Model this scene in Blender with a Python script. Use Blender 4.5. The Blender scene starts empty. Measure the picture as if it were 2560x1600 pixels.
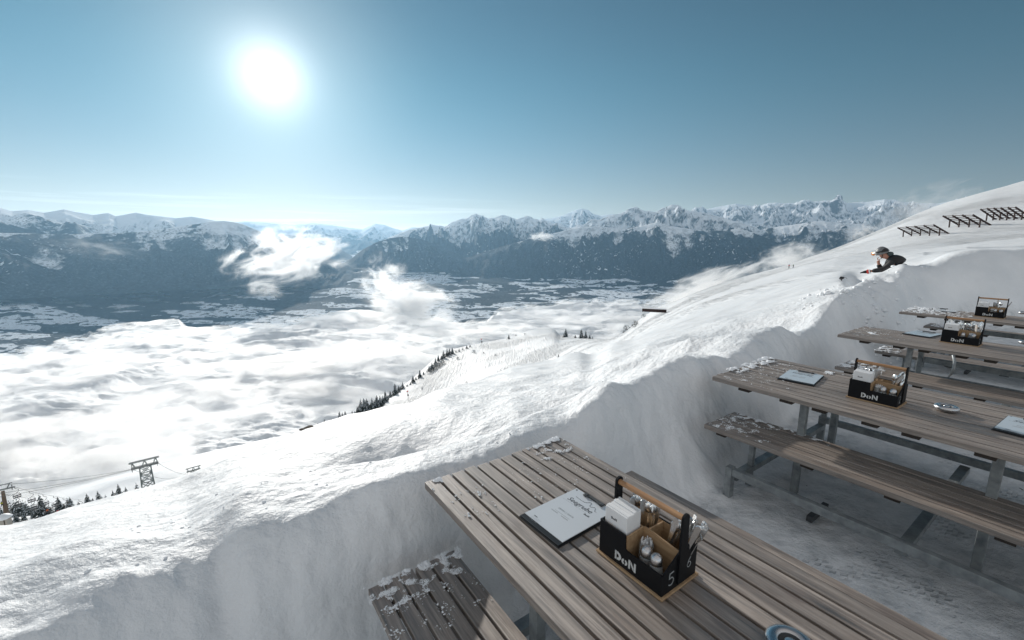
import bpy, bmesh, math, random
import numpy as np
from mathutils import Vector, Matrix
R = math.radians
random.seed(7)
rng = np.random.default_rng(11)
SC = bpy.context.scene
COL = SC.collection

# ------------------------------------------------------------------ camera, sky, sun, exposure
PITCH = math.atan(200 / 1091.0)
cam_d = bpy.data.cameras.new('camera'); cam = bpy.data.objects.new('camera', cam_d); COL.objects.link(cam)
cam.location = (0, 0, 1.8); cam.rotation_euler = (R(90) - PITCH, 0, 0)
cam_d.sensor_width = 36; cam_d.lens = 1091 / 2560 * 36; cam_d.clip_start = 0.05; cam_d.clip_end = 200000
cam_d.dof.use_dof = True; cam_d.dof.focus_distance = 7.0; cam_d.dof.aperture_fstop = 5.6
SC.camera = cam
SUN_AZ, SUN_EL = R(-27.1), R(16.9)
sun_dir = Vector((math.sin(SUN_AZ) * math.cos(SUN_EL), math.cos(SUN_AZ) * math.cos(SUN_EL), math.sin(SUN_EL)))

w = bpy.data.worlds.new('World'); SC.world = w; w.use_nodes = True
nt = w.node_tree; nt.nodes.clear()
def wn(t, **k):
    n = nt.nodes.new(t)
    for a, b in k.items(): setattr(n, a, b)
    return n
out = wn('ShaderNodeOutputWorld'); bg = wn('ShaderNodeBackground')
sky = wn('ShaderNodeTexSky', sky_type='NISHITA', sun_disc=False, sun_elevation=SUN_EL, sun_rotation=SUN_AZ,
         altitude=1900, air_density=1.0, dust_density=0.15, ozone_density=1.2)
tc = wn('ShaderNodeTexCoord')
tint = wn('ShaderNodeMix', data_type='RGBA', blend_type='MULTIPLY'); tint.inputs['Factor'].default_value = 1
tint.inputs['B'].default_value = (1.0, 1.28, 1.14, 1)
nt.links.new(sky.outputs[0], tint.inputs['A'])
dot = wn('ShaderNodeVectorMath', operation='DOT_PRODUCT'); dot.inputs[1].default_value = sun_dir
nrm = wn('ShaderNodeVectorMath', operation='NORMALIZE')
nt.links.new(tc.outputs['Generated'], nrm.inputs[0]); nt.links.new(nrm.outputs[0], dot.inputs[0])
def aureole(p, amp):
    mx = wn('ShaderNodeMath', operation='MAXIMUM'); mx.inputs[1].default_value = 0
    pw = wn('ShaderNodeMath', operation='POWER'); pw.inputs[1].default_value = p
    ml = wn('ShaderNodeMath', operation='MULTIPLY'); ml.inputs[1].default_value = amp
    nt.links.new(dot.outputs['Value'], mx.inputs[0]); nt.links.new(mx.outputs[0], pw.inputs[0]); nt.links.new(pw.outputs[0], ml.inputs[0])
    return ml
a1, a2, a3 = aureole(620, 8.0), aureole(75, 3.0), aureole(12, 0.0)
s1 = wn('ShaderNodeMath', operation='ADD'); s2 = wn('ShaderNodeMath', operation='ADD')
nt.links.new(a1.outputs[0], s1.inputs[0]); nt.links.new(a2.outputs[0], s1.inputs[1])
nt.links.new(s1.outputs[0], s2.inputs[0]); nt.links.new(a3.outputs[0], s2.inputs[1])
# thin high cirrus streaks low over the horizon
mp = wn('ShaderNodeMapping'); mp.inputs['Scale'].default_value = (2.0, 2.0, 60)
nz = wn('ShaderNodeTexNoise'); nz.inputs['Scale'].default_value = 1.6; nz.inputs['Detail'].default_value = 5; nz.inputs['Roughness'].default_value = .55
nt.links.new(nrm.outputs[0], mp.inputs[0]); nt.links.new(mp.outputs[0], nz.inputs[0])
cr = wn('ShaderNodeMapRange'); cr.inputs['From Min'].default_value = .5; cr.inputs['From Max'].default_value = .72; cr.inputs['To Max'].default_value = 3.4
nt.links.new(nz.outputs['Fac'], cr.inputs['Value'])
sep = wn('ShaderNodeSeparateXYZ'); nt.links.new(nrm.outputs[0], sep.inputs[0])
lo = wn('ShaderNodeMapRange', interpolation_type='SMOOTHSTEP'); lo.inputs['From Min'].default_value = .115; lo.inputs['From Max'].default_value = .03
nt.links.new(sep.outputs['Z'], lo.inputs['Value'])
le = wn('ShaderNodeMapRange', interpolation_type='SMOOTHSTEP'); le.inputs['From Min'].default_value = .25; le.inputs['From Max'].default_value = -.35
nt.links.new(sep.outputs['X'], le.inputs['Value'])
c1 = wn('ShaderNodeMath', operation='MULTIPLY'); c2 = wn('ShaderNodeMath', operation='MULTIPLY')
nt.links.new(cr.outputs[0], c1.inputs[0]); nt.links.new(lo.outputs[0], c1.inputs[1]); nt.links.new(c1.outputs[0], c2.inputs[0]); nt.links.new(le.outputs[0], c2.inputs[1])
s3 = wn('ShaderNodeMath', operation='ADD'); nt.links.new(s2.outputs[0], s3.inputs[0]); nt.links.new(c2.outputs[0], s3.inputs[1])
glow = wn('ShaderNodeMix', data_type='RGBA', blend_type='MIX')
gc = wn('ShaderNodeVectorMath', operation='SCALE'); gc.inputs[0].default_value = (1.0, .99, .96)
nt.links.new(s3.outputs[0], gc.inputs['Scale'])
ad = wn('ShaderNodeVectorMath', operation='ADD')
gm = wn('ShaderNodeGamma'); gm.inputs['Gamma'].default_value = 1.35
nt.links.new(tint.outputs['Result'], gm.inputs[0])
hs = wn('ShaderNodeHueSaturation'); hs.inputs['Saturation'].default_value = .88; nt.links.new(gm.outputs[0], hs.inputs['Color']); gm = hs
hl = wn('ShaderNodeMapRange', interpolation_type='SMOOTHSTEP'); hl.inputs['From Min'].default_value = .34; hl.inputs['From Max'].default_value = -.02
nt.links.new(sep.outputs['Z'], hl.inputs['Value'])
hm2 = wn('ShaderNodeMix', data_type='RGBA', blend_type='MULTIPLY'); nt.links.new(hl.outputs[0], hm2.inputs['Factor']); nt.links.new(hs.outputs[0], hm2.inputs['A'])
hm2.inputs['B'].default_value = (1.42, .64, .67, 1)
class _O: outputs = [hm2.outputs['Result']]
gm = _O
gs = wn('ShaderNodeVectorMath', operation='MULTIPLY'); gs.inputs[1].default_value = (.262, .305, .285); nt.links.new(gm.outputs[0], gs.inputs[0])
# added fill light: unseen sky overhead and behind the camera, lifting the shaded snow
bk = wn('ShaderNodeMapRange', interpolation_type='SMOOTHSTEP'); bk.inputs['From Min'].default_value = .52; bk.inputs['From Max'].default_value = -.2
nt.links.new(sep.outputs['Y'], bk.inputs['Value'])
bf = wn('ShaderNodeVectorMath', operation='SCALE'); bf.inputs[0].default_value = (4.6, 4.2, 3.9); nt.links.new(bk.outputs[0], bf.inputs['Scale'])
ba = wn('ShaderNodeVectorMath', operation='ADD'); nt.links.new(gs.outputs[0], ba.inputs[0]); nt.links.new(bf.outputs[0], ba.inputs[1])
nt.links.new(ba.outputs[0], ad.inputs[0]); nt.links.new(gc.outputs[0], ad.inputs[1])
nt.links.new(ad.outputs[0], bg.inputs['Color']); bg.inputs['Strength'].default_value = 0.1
nt.links.new(bg.outputs[0], out.inputs[0])

sd = bpy.data.lights.new('sun', 'SUN'); sun = bpy.data.objects.new('sun', sd); COL.objects.link(sun)
sd.energy = 4.15; sd.angle = R(0.53); sd.color = (1.0, .95, .88)
sun.rotation_euler = sun_dir.to_track_quat('Z', 'Y').to_euler(); sun.location = (0, 0, 60)
SC.view_settings.view_transform = 'Standard'; SC.view_settings.look = 'None'; SC.view_settings.gamma = 1
SC.view_settings.exposure = 0.12
cy = SC.cycles
cy.use_denoising = True; cy.max_bounces = 6; cy.diffuse_bounces = 3; cy.glossy_bounces = 3; cy.transparent_max_bounces = 12
cy.volume_bounces = 3; cy.volume_step_rate = 1.0; cy.volume_max_steps = 96; cy.sample_clamp_indirect = 6

# ------------------------------------------------------------------ directions of the place
F = 1091.0
AZL = R(-35.1)
E1 = np.array([math.sin(AZL), math.cos(AZL)]); E2 = np.array([math.cos(AZL), -math.sin(AZL)])
def ray(x, y):
    u, r = 800 - y, x - 1280.0
    up = u * math.cos(PITCH) - F * math.sin(PITCH); fw = F * math.cos(PITCH) + u * math.sin(PITCH)
    return np.array([r, fw, up]) / math.hypot(r, fw)       # horizontal length 1
def azel(x, y):
    d = ray(x, y); return math.atan2(d[0], d[1]), math.atan(d[2])
def zat(x, y, r): return 1.8 + ray(x, y)[2] * r
def W(l, c, z=0.0): return Vector((E1[0] * l + E2[0] * c, E1[1] * l + E2[1] * c, z))

# ------------------------------------------------------------------ noise
def _h(ix, iy, s):
    n = (ix.astype(np.int64) * 374761393 + iy.astype(np.int64) * 668265263 + s * 974711) & 0x7fffffff
    n = ((n ^ (n >> 13)) * 1274126177) & 0x7fffffff
    return ((n ^ (n >> 16)) & 0xffff) / 65535.0
def gn(x, y, s=0):
    """gradient noise, about -1..1"""
    x0, y0 = np.floor(x), np.floor(y); fx, fy = x - x0, y - y0
    u = fx * fx * fx * (fx * (fx * 6 - 15) + 10); v = fy * fy * fy * (fy * (fy * 6 - 15) + 10)
    def g(dx, dy):
        a = _h(x0 + dx, y0 + dy, s) * 2 * np.pi
        return np.cos(a) * (fx - dx) + np.sin(a) * (fy - dy)
    return 1.45 * ((g(0, 0) * (1 - u) + g(1, 0) * u) * (1 - v) + (g(0, 1) * (1 - u) + g(1, 1) * u) * v)
def fbm(x, y, o=5, s=0, g=.5, lac=2.03):
    t = 0; a = 1
    for i in range(o):
        t = t + a * gn(x, y, s + i * 17); x = x * lac + 3.1; y = y * lac - 1.7; a *= g
    return t
def ridged(x, y, o=6, s=0, g=.55, lac=2.07):
    t = 0; a = 1; wgt = 1; tot = 0
    for i in range(o):
        n = 1 - np.abs(gn(x, y, s + i * 13)) * 1.25; n = np.clip(n, 0, 1) ** 2 * wgt
        t = t + n * a; tot += a; wgt = np.clip(n * 1.8, 0, 1); x = x * lac + 5.2; y = y * lac + 1.3; a *= g
    return t / tot
def billow(x, y, o=5, s=0, g=.5):
    t = 0; a = 1
    for i in range(o):
        t = t + a * (np.abs(gn(x, y, s + i * 19)) * 2 - .6); x = x * 2.1 + 7.7; y = y * 2.1 - 2.9; a *= g
    return t

# ------------------------------------------------------------------ object helpers
def tag(o, label=None, cat=None, group=None, kind=None):
    for k, v in (('label', label), ('category', cat), ('group', group), ('kind', kind)):
        if v: o[k] = v
    return o
def empty(name, loc, rz=0, label=None, cat=None, group=None, scale=1):
    o = bpy.data.objects.new(name, None); COL.objects.link(o); o.location = loc; o.rotation_euler = (0, 0, rz); o.scale = (scale,) * 3
    o.empty_display_size = .1
    return tag(o, label, cat, group)
def link(name, me, mats, parent=None):
    if not isinstance(mats, (list, tuple)): mats = [mats]
    if len(me.materials) == 0:
        for m in mats: me.materials.append(m)
    o = bpy.data.objects.new(name, me); COL.objects.link(o)
    if parent: o.parent = parent
    return o
def grid_mesh(name, X, Y, Z, closed=False, smooth=True):
    n, m = X.shape
    me = bpy.data.meshes.new(name)
    co = np.stack([X, Y, Z], -1).reshape(-1, 3).astype(np.float32)
    i = np.arange(n * m).reshape(n, m)
    if closed: i = np.vstack([i, i[:1]])
    q = np.stack([i[:-1, :-1], i[1:, :-1], i[1:, 1:], i[:-1, 1:]], -1).reshape(-1, 4)
    me.vertices.add(len(co)); me.vertices.foreach_set('co', co.ravel())
    me.loops.add(q.size); me.loops.foreach_set('vertex_index', q.ravel().astype(np.int32))
    me.polygons.add(len(q)); me.polygons.foreach_set('loop_start', np.arange(0, q.size, 4, dtype=np.int32))
    me.polygons.foreach_set('loop_total', np.full(len(q), 4, np.int32))
    me.polygons.foreach_set('use_smooth', np.full(len(q), smooth))
    me.update(calc_edges=True); me.validate()
    return me
class MB:
    """collects shapes; build() links them as ONE mesh object"""
    def __init__(s): s.v = []; s.f = []; s.m = []; s.sm = []
    def add(s, vs, fs, mi=0, smooth=False, M=None):
        k = len(s.v)
        s.v += [(M @ Vector(p))[:] if M is not None else tuple(p) for p in vs]
        s.f += [tuple(i + k for i in f) for f in fs]; s.m += [mi] * len(fs); s.sm += [smooth] * len(fs)
        return s
    def box(s, x0, x1, y0, y1, z0, z1, b=0, mi=0, M=None):
        if b <= 0:
            vs = [(x, y, z) for z in (z0, z1) for y in (y0, y1) for x in (x0, x1)]
            fs = [(0, 2, 3, 1), (4, 5, 7, 6), (0, 1, 5, 4), (2, 6, 7, 3), (0, 4, 6, 2), (1, 3, 7, 5)]
            return s.add(vs, fs, mi, False, M)
        bm = bmesh.new(); bmesh.ops.create_cube(bm, size=1)
        for v in bm.verts:
            v.co = Vector((x0 + (v.co.x + .5) * (x1 - x0), y0 + (v.co.y + .5) * (y1 - y0), z0 + (v.co.z + .5) * (z1 - z0)))
        bmesh.ops.bevel(bm, geom=bm.edges[:], offset=b, segments=2, affect='EDGES', profile=.5)
        bm.verts.index_update(); vs = [v.co[:] for v in bm.verts]; fs = [[v.index for v in f.verts] for f in bm.faces]; bm.free()
        return s.add(vs, fs, mi, False, M)
    def bar(s, a, b, w, h=None, mi=0, up=(0, 0, 1)):
        """square bar from a to b"""
        h = h or w; a, b = Vector(a), Vector(b); d = (b - a).normalized(); upv = Vector(up)
        if abs(d.dot(upv)) > .95: upv = Vector((1, 0, 0))
        sx = d.cross(upv).normalized() * w / 2; sz = sx.normalized().cross(d).normalized() * h / 2
        vs = [p + i * sx + j * sz for p in (a, b) for j in (-1, 1) for i in (-1, 1)]
        fs = [(0, 1, 3, 2), (4, 6, 7, 5), (0, 4, 5, 1), (2, 3, 7, 6), (0, 2, 6, 4), (1, 5, 7, 3)]
        return s.add([v[:] for v in vs], fs, mi)
    def tube(s, pts, rad, n=10, mi=0, caps=True):
        pts = [Vector(p) for p in pts]; rads = rad if isinstance(rad, (list, tuple)) else [rad] * len(pts)
        vs = []; k = len(pts); ref = None
        for i, p in enumerate(pts):
            d = (pts[min(i + 1, k - 1)] - pts[max(i - 1, 0)]).normalized()
            if ref is None: ref = Vector((0, 0, 1)) if abs(d.z) < .9 else Vector((1, 0, 0))
            a = d.cross(ref).normalized(); b = a.cross(d).normalized(); ref = b
            for j in range(n):
                t = 2 * math.pi * j / n; vs.append((p + a * math.cos(t) * rads[i] + b * math.sin(t) * rads[i])[:])
        fs = [(i * n + j, i * n + (j + 1) % n, (i + 1) * n + (j + 1) % n, (i + 1) * n + j) for i in range(k - 1) for j in range(n)]
        s.add(vs, fs, mi, True)
        if caps: s.add(vs[:n], [tuple(range(n))[::-1]], mi); s.add(vs[-n:], [tuple(range(n))], mi)
        return s
    def lathe(s, prof, n=24, mi=0, M=None, close=False):
        vs = [(r * math.cos(2 * math.pi * j / n), r * math.sin(2 * math.pi * j / n), z) for r, z in prof for j in range(n)]
        fs = [(i * n + j, i * n + (j + 1) % n, (i + 1) * n + (j + 1) % n, (i + 1) * n + j) for i in range(len(prof) - 1) for j in range(n)]
        return s.add(vs, fs, mi, True, M)
    def prism(s, poly, z0, z1, mi=0, M=None):
        n = len(poly); vs = [(x, y, z0) for x, y in poly] + [(x, y, z1) for x, y in poly]
        fs = [tuple(range(n))[::-1], tuple(range(n, 2 * n))] + [(i, (i + 1) % n, n + (i + 1) % n, n + i) for i in range(n)]
        return s.add(vs, fs, mi, False, M)
    def mesh(s, name):
        me = bpy.data.meshes.new(name); me.from_pydata(s.v, [], s.f)
        me.polygons.foreach_set('material_index', s.m); me.polygons.foreach_set('use_smooth', s.sm); me.update(); return me
    def build(s, name, mats, parent=None):
        return link(name, s.mesh(name), mats, parent)
def copy_tree(o, parent=None):
    c = o.copy(); COL.objects.link(c)
    if parent: c.parent = parent
    for ch in list(o.children): copy_tree(ch, c)
    return c

# ------------------------------------------------------------------ materials
def mat(name, base=(.5, .5, .5), rough=.6, metal=0, **k):
    m = bpy.data.materials.new(name); m.use_nodes = True; p = m.node_tree.nodes['Principled BSDF']
    p.inputs['Base Color'].default_value = (*base, 1); p.inputs['Roughness'].default_value = rough; p.inputs['Metallic'].default_value = metal
    for a, b in k.items(): p.inputs[a].default_value = b
    return m
class N:
    """small node helper"""
    def __init__(s, m): s.t = m.node_tree; s.p = s.t.nodes.get('Principled BSDF'); s.out = s.t.nodes['Material Output']
    def n(s, ty, ins=None, **k):
        x = s.t.nodes.new(ty)
        for a, b in k.items(): setattr(x, a, b)
        for a, b in (ins or {}).items():
            if isinstance(b, bpy.types.NodeSocket): s.t.links.new(b, x.inputs[a])
            else: x.inputs[a].default_value = b
        return x
    def coord(s, which='Object', scale=(1, 1, 1), rot=(0, 0, 0)):
        t = s.n('ShaderNodeTexCoord'); return s.n('ShaderNodeMapping', {0: t.outputs[which], 'Scale': scale, 'Rotation': rot}).outputs[0]
    def noise(s, v, sc, det=4, ro=.5, dist=0): return s.n('ShaderNodeTexNoise', {'Vector': v, 'Scale': sc, 'Detail': det, 'Roughness': ro, 'Distortion': dist}).outputs['Fac']
    def ramp(s, f, stops):
        r = s.n('ShaderNodeValToRGB', {0: f}); e = r.color_ramp.elements
        while len(e) < len(stops): e.new(.5)
        for i, (p, c) in enumerate(stops): e[i].position = p; e[i].color = (*c, 1) if isinstance(c, tuple) else (c, c, c, 1)
        return r.outputs[0]
    def mr(s, v, a, b, c=0, d=1, smooth=True):
        return s.n('ShaderNodeMapRange', {'Value': v, 'From Min': a, 'From Max': b, 'To Min': c, 'To Max': d}, interpolation_type='SMOOTHSTEP' if smooth else 'LINEAR').outputs[0]
    def m(s, op, a, b=0.0, c=None):
        x = s.n('ShaderNodeMath', {0: a, 1: b}, operation=op)
        return x.outputs[0]
    def mix(s, f, a, b, bt='MIX'):
        x = s.n('ShaderNodeMix', data_type='RGBA', blend_type=bt)
        for k, v in (('Factor', f), ('A', a), ('B', b)):
            sk = [i for i in x.inputs if i.name == k and (i.type == 'RGBA' or k == 'Factor') and i.enabled][0]
            if isinstance(v, bpy.types.NodeSocket): s.t.links.new(v, sk)
            else: sk.default_value = v if k == 'Factor' else (*v, 1)
        return [o for o in x.outputs if o.type == 'RGBA'][0]
    def bump(s, h, strength=.5, dist=.01, nrm=None):
        b = s.n('ShaderNodeBump', {'Height': h, 'Strength': strength, 'Distance': dist})
        if nrm is not None: s.t.links.new(nrm, b.inputs['Normal'])
        return b.outputs[0]
    def set(s, k, v): s.t.links.new(v, s.p.inputs[k])

def wood_mat():
    m = mat('weathered_wood', rough=.5, **{'Specular IOR Level': .8, 'IOR': 2.0}); n = N(m)
    g = n.n('ShaderNodeNewGeometry'); rnd = g.outputs['Random Per Island']
    tcn = n.n('ShaderNodeTexCoord')
    off = n.n('ShaderNodeCombineXYZ', {0: n.m('MULTIPLY', rnd, 37.0), 1: n.m('MULTIPLY', rnd, 11.0), 2: 0.0})
    v0 = n.n('ShaderNodeVectorMath', {0: tcn.outputs['Object'], 1: off.outputs[0]}, operation='ADD').outputs[0]
    v1 = n.n('ShaderNodeMapping', {0: v0, 'Scale': (2.2, 42, 42)}).outputs[0]
    v2 = n.n('ShaderNodeMapping', {0: v0, 'Scale': (7, 190, 190)}).outputs[0]
    v3 = n.n('ShaderNodeMapping', {0: v0, 'Scale': (5, 14, 14)}).outputs[0]
    a = n.noise(v1, 1, 5, .6, .6); b = n.noise(v2, 1, 3, .6); c = n.noise(v3, 1, 4, .6)
    col = n.ramp(a, [(.30, (.028, .020, .014)), (.41, (.17, .125, .096)), (.57, (.33, .265, .218)), (.74, (.50, .42, .355))])
    col = n.mix(n.mr(b, .46, .64, 0, .6), col, (.07, .052, .042))
    col = n.mix(n.mr(c, .52, .7, 0, .55), col, (.20, .135, .098))
    col = n.mix(n.mr(rnd, 0, 1, .0, .45, False), col, (.15, .125, .105))
    n.set('Base Color', col)
    n.set('Roughness', n.mr(a, .3, .7, .48, .62))
    stain = n.mr(n.noise(n.n('ShaderNodeMapping', {0: v0, 'Scale': (1.4, 5, 5)}).outputs[0], 1.7, 4, .6), .62, .7, 0, .5)
    n.set('Base Color', n.mix(stain, col, (.075, .038, .024)))
    h = n.m('ADD', n.m('MULTIPLY', a, .5), n.m('MULTIPLY', b, .8))
    n.set('Normal', n.bump(h, .8, .004)); return m
M = {}
M['wood'] = wood_mat()
M['wood_dark'] = mat('batten_wood', (.05, .04, .034), .8)
def galv():
    m = mat('galvanised_steel', (.22, .25, .26), .5, .55); n = N(m); v = n.coord('Object')
    a = n.noise(v, 14, 4, .6); b = n.noise(v, 60, 2)
    n.set('Base Color', n.ramp(a, [(.3, (.20, .22, .23)), (.7, (.40, .43, .44))])); n.set('Roughness', n.mr(b, .3, .7, .4, .65)); return m
M['galv'] = galv()
M['wood_grey'] = mat('frosted_boards', (.36, .33, .29), .8)
M['black'] = mat('black_painted_wood', (.005, .006, .008), .6, **{'Specular IOR Level': .22})
def ply():
    m = mat('birch_plywood', (.40, .27, .16), .6); n = N(m); v = n.coord('Object', (8, 60, 60))
    n.set('Base Color', n.ramp(n.noise(v, 1, 4), [(.3, (.28, .17, .09)), (.7, (.45, .31, .18))])); return m
M['ply'] = ply()
def rodw():
    m = mat('beech_rod', (.42, .2, .09), .45); n = N(m); v = n.coord('Object', (6, 50, 50))
    n.set('Base Color', n.ramp(n.noise(v, 1, 4), [(.3, (.33, .17, .08)), (.7, (.46, .27, .14))])); return m
M['rod'] = rodw()
M['steel'] = mat('polished_steel', (.86, .87, .88), .24, 1.0)
def brushed():
    m = mat('brushed_steel', (.55, .55, .56), .3, 1.0); n = N(m); v = n.coord('Object', (10, 10, 400))
    n.set('Roughness', n.mr(n.noise(v, 1, 2), .3, .7, .2, .42)); return m
M['brushed'] = brushed()
M['paper'] = mat('white_paper', (.8, .81, .82), .85)
M['sheet'] = mat('glossy_printed_sheet', (.62, .65, .68), .3, **{'Coat Weight': 1.0, 'Coat Roughness': .03, 'Coat IOR': 1.6})
M['board'] = mat('black_clipboard', (.012, .013, .015), .4)
M['ink'] = mat('dark_print', (.03, .035, .045), .6)
M['ink_grey'] = mat('grey_print', (.35, .38, .40), .6)
M['stencil'] = mat('white_stencil_paint', (.62, .64, .64), .7)
M['chalk'] = mat('chalk_marking', (.4, .42, .43), .9)
M['glass'] = mat('shaker_glass', (.75, .8, .82), .08, **{'Transmission Weight': .75, 'IOR': 1.45})
M['pepper'] = mat('ground_pepper', (.20, .11, .07), .9)
M['salt'] = mat('table_salt', (.8, .8, .8), .9)
def snow_mat(name, terrain=False):
    m = mat(name, (.86, .885, .91), .55, **{'Specular IOR Level': .3}); n = N(m)
    if not terrain:
        v = n.coord('Object'); n.set('Normal', n.bump(n.noise(v, 120, 4), .8, .004)); return m
    v = n.coord('Object')
    geo = n.n('ShaderNodeNewGeometry')
    att = n.n('ShaderNodeAttribute', attribute_name='dist').outputs['Fac']     # metres from the terrace
    ter = n.n('ShaderNodeAttribute', attribute_name='packed').outputs['Fac']
    # fine crumbly relief close by, wind and ski track relief farther out
    near = n.m('MULTIPLY', n.mr(att, 6, 22, 1, 0), n.mr(n.n('ShaderNodeAttribute', attribute_name='bank_top').outputs['Fac'], 0, 1, .5, 1)); mid = n.m('MULTIPLY', n.m('MULTIPLY', n.mr(att, 22, 50, 0, 1), n.mr(att, 900, 1600, 1, 0)), n.mr(n.noise(v, .02, 3), .38, .6, .25, 1))
    crumb = n.m('ADD', n.noise(v, 9, 6, .62), n.m('ADD', n.m('MULTIPLY', n.noise(v, 45, 4, .6), .24), n.m('MULTIPLY', n.n('ShaderNodeTexVoronoi', {'Vector': v, 'Scale': 17.0}, feature='SMOOTH_F1').outputs['Distance'], .35)))
    n1 = n.bump(crumb, n_mul(n, near, .75), .05)
    vt = n.n('ShaderNodeMapping', {0: v, 'Rotation': (0, 0, R(-28)), 'Scale': (.9, .05, .3)}).outputs[0]
    vt2 = n.n('ShaderNodeMapping', {0: v, 'Rotation': (0, 0, R(14)), 'Scale': (.55, .045, .3)}).outputs[0]
    tr = n.m('ADD', n.noise(vt, 1, 4, .6, 1.2), n.noise(vt2, 1, 3, .6, 1.4))
    n2 = n.bump(tr, n_mul(n, mid, 1.0), 2.6, n1)
    v4 = n.noise(v, .35, 5, .6)
    n3 = n.bump(v4, n_mul(n, mid, .35), .6, n2)
    # perforated metal floor printing its holes through the packed snow
    vg = n.n('ShaderNodeMapping', {0: v, 'Rotation': (0, 0, -AZL), 'Scale': (1 / .062, 1 / .036, 1)}).outputs[0]
    sx = n.n('ShaderNodeSeparateXYZ', {0: vg})
    def wave(a, k=1.0): return n.m('ABSOLUTE', n.m('SUBTRACT', n.m('FRACT', a), .5))
    row = n.m('FLOOR', sx.outputs[1]); odd = n.m('MULTIPLY', n.m('MODULO', row, 2.0), .5)
    fx = wave(n.m('ADD', sx.outputs[0], odd)); fy = wave(sx.outputs[1])
    hole = n.m('MULTIPLY', n.mr(fx, .33, .22), n.mr(fy, .34, .2))
    blot = n.noise(v, 2.6, 4, .6)
    patch = n.m('MULTIPLY', ter, n.mr(blot, .56, .68))
    hm = n.m('MULTIPLY', hole, patch)
    prints = n.n('ShaderNodeTexVoronoi', {'Vector': n.n('ShaderNodeMapping', {0: v, 'Scale': (1, 1.7, 1), 'Rotation': (0, 0, .5)}).outputs[0], 'Scale': 6.5, 'Randomness': 1.0}, feature='SMOOTH_F1').outputs['Distance']
    n3 = n.bump(n.m('ADD', n.m('MULTIPLY', prints, 1.2), n.noise(v, 26, 5, .65)), n_mul(n, ter, .7), .03, n3)
    n4 = n.bump(n.m('MULTIPLY', hm, -1), .8, .012, n3)
    n.set('Normal', n4)
    dirty = n.ramp(n.noise(v, 7, 5, .65), [(.3, (.48, .51, .53)), (.48, (.68, .70, .715)), (.7, (.82, .835, .85))])
    dirty = n.mix(n.m('MULTIPLY', hm, .35), dirty, (.16, .18, .2))
    spots = n.mr(n.noise(v, 6.5, 6, .6, .8), .70, .72)
    dirty = n.mix(spots, dirty, (.035, .035, .035))
    clean = n.ramp(n.noise(v, 1.1, 3), [(.32, (.70, .73, .755)), (.68, (.82, .835, .85))])
    n.set('Base Color', n.mix(ter, clean, dirty))
    return m
def n_mul(n, a, k): return n.m('MULTIPLY', a, k)
M['snow'] = snow_mat('snow_crumbs'); M['ground'] = snow_mat('snow_ground', True)
def needle():
    m = mat('spruce_needles', (.03, .045, .035), .8); n = N(m)
    g = n.n('ShaderNodeNewGeometry'); nz_ = n.n('ShaderNodeSeparateXYZ', {0: g.outputs['Normal']}).outputs[2]
    r_ = g.outputs['Random Per Island']
    n.set('Base Color', n.mix(n.m('MULTIPLY', n.mr(r_, .66, .7), 1.0), (.022, .034, .03), (.55, .6, .64))); return m
M['needle'] = needle()
M['bark'] = mat('bark', (.06, .045, .035), .9)
M['rust'] = mat('rusty_steel', (.035, .019, .017), .8)
M['tower'] = mat('snowy_tower_steel', (.16, .19, .19), .7)
M['concrete_brown'] = mat('brown_pylon_steel', (.12, .085, .06), .8)
M['cable'] = mat('steel_cable', (.05, .055, .06), .6)
M['chair_dark'] = mat('chair_steel', (.05, .055, .06), .6)

# ------------------------------------------------------------------ ground: terrace floor, snow bank, slopes (one sheet)
def lc(l, c):
    x, y = E1[0] * l + E2[0] * c, E1[1] * l + E2[1] * c
    return math.atan2(x, y), math.hypot(x, y)
foot = [(R(43), 11.4, 0.), (R(44.5), 12.2, 0.), (R(49), 13.2, 0.), (R(52), 13.9, 0.), (R(60), 15.5, 0.), (R(90), 20, 0.), (R(178), 25, 0.)] + [lc(*p) + (0.0,) for p in [(1.0, -9), (1.0, -4), (1.0, -2), (1.0, -.8), (1.12, -.35), (1.36, .05), (1.43, .6), (1.5, 1.3), (1.5, 2), (1.5, 2.8), (1.6, 3.6), (1.75, 4.6), (1.85, 6), (1.9, 8), (1.95, 10.4)]]
crest_px = [(-300, 1640, 2.0), (0, 1545, 2.0), (200, 1470, 1.95), (330, 1440, 1.92), (480, 1400, 1.9), (540, 1350, 1.95), (620, 1300, 1.92), (720, 1285, 1.9), (850, 1232, 1.96), (1000, 1185, 2.02), (1100, 1148, 2.15), (1250, 1105, 2.35), (1400, 1050, 2.7), (1480, 1000, 2.9), (1560, 938, 3.3), (1650, 895, 3.75), (1750, 868, 4.35), (1850, 836, 5.25), (1960, 790, 6.6), (2060, 748, 8.0), (2120, 722, 9.8), (2165, 696, 11.6), (2200, 682, 12.8), (2230, 671, 13.3), (2262, 655, 13.3), (2290, 668, 13.6), (2320, 666, 14.1), (2360, 645, 14.6), (2400, 634, 14.8), (2450, 628, 15.0), (2500, 631, 15.2), (2560, 632, 15.5), (2700, 640, 16.3)]
crest = [(R(-175), 10, .6), (R(-108), 3.5, .6)] + [azel(x, y)[:1] + (r, zat(x, y, r)) for x, y, r in crest_px] + [(R(75), 21, 1.5), (R(175), 28, 1.5)]
def curve(L): return [azel(x, y)[:1] + (r, zat(x, y, r)) for x, y, r in L]
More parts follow.
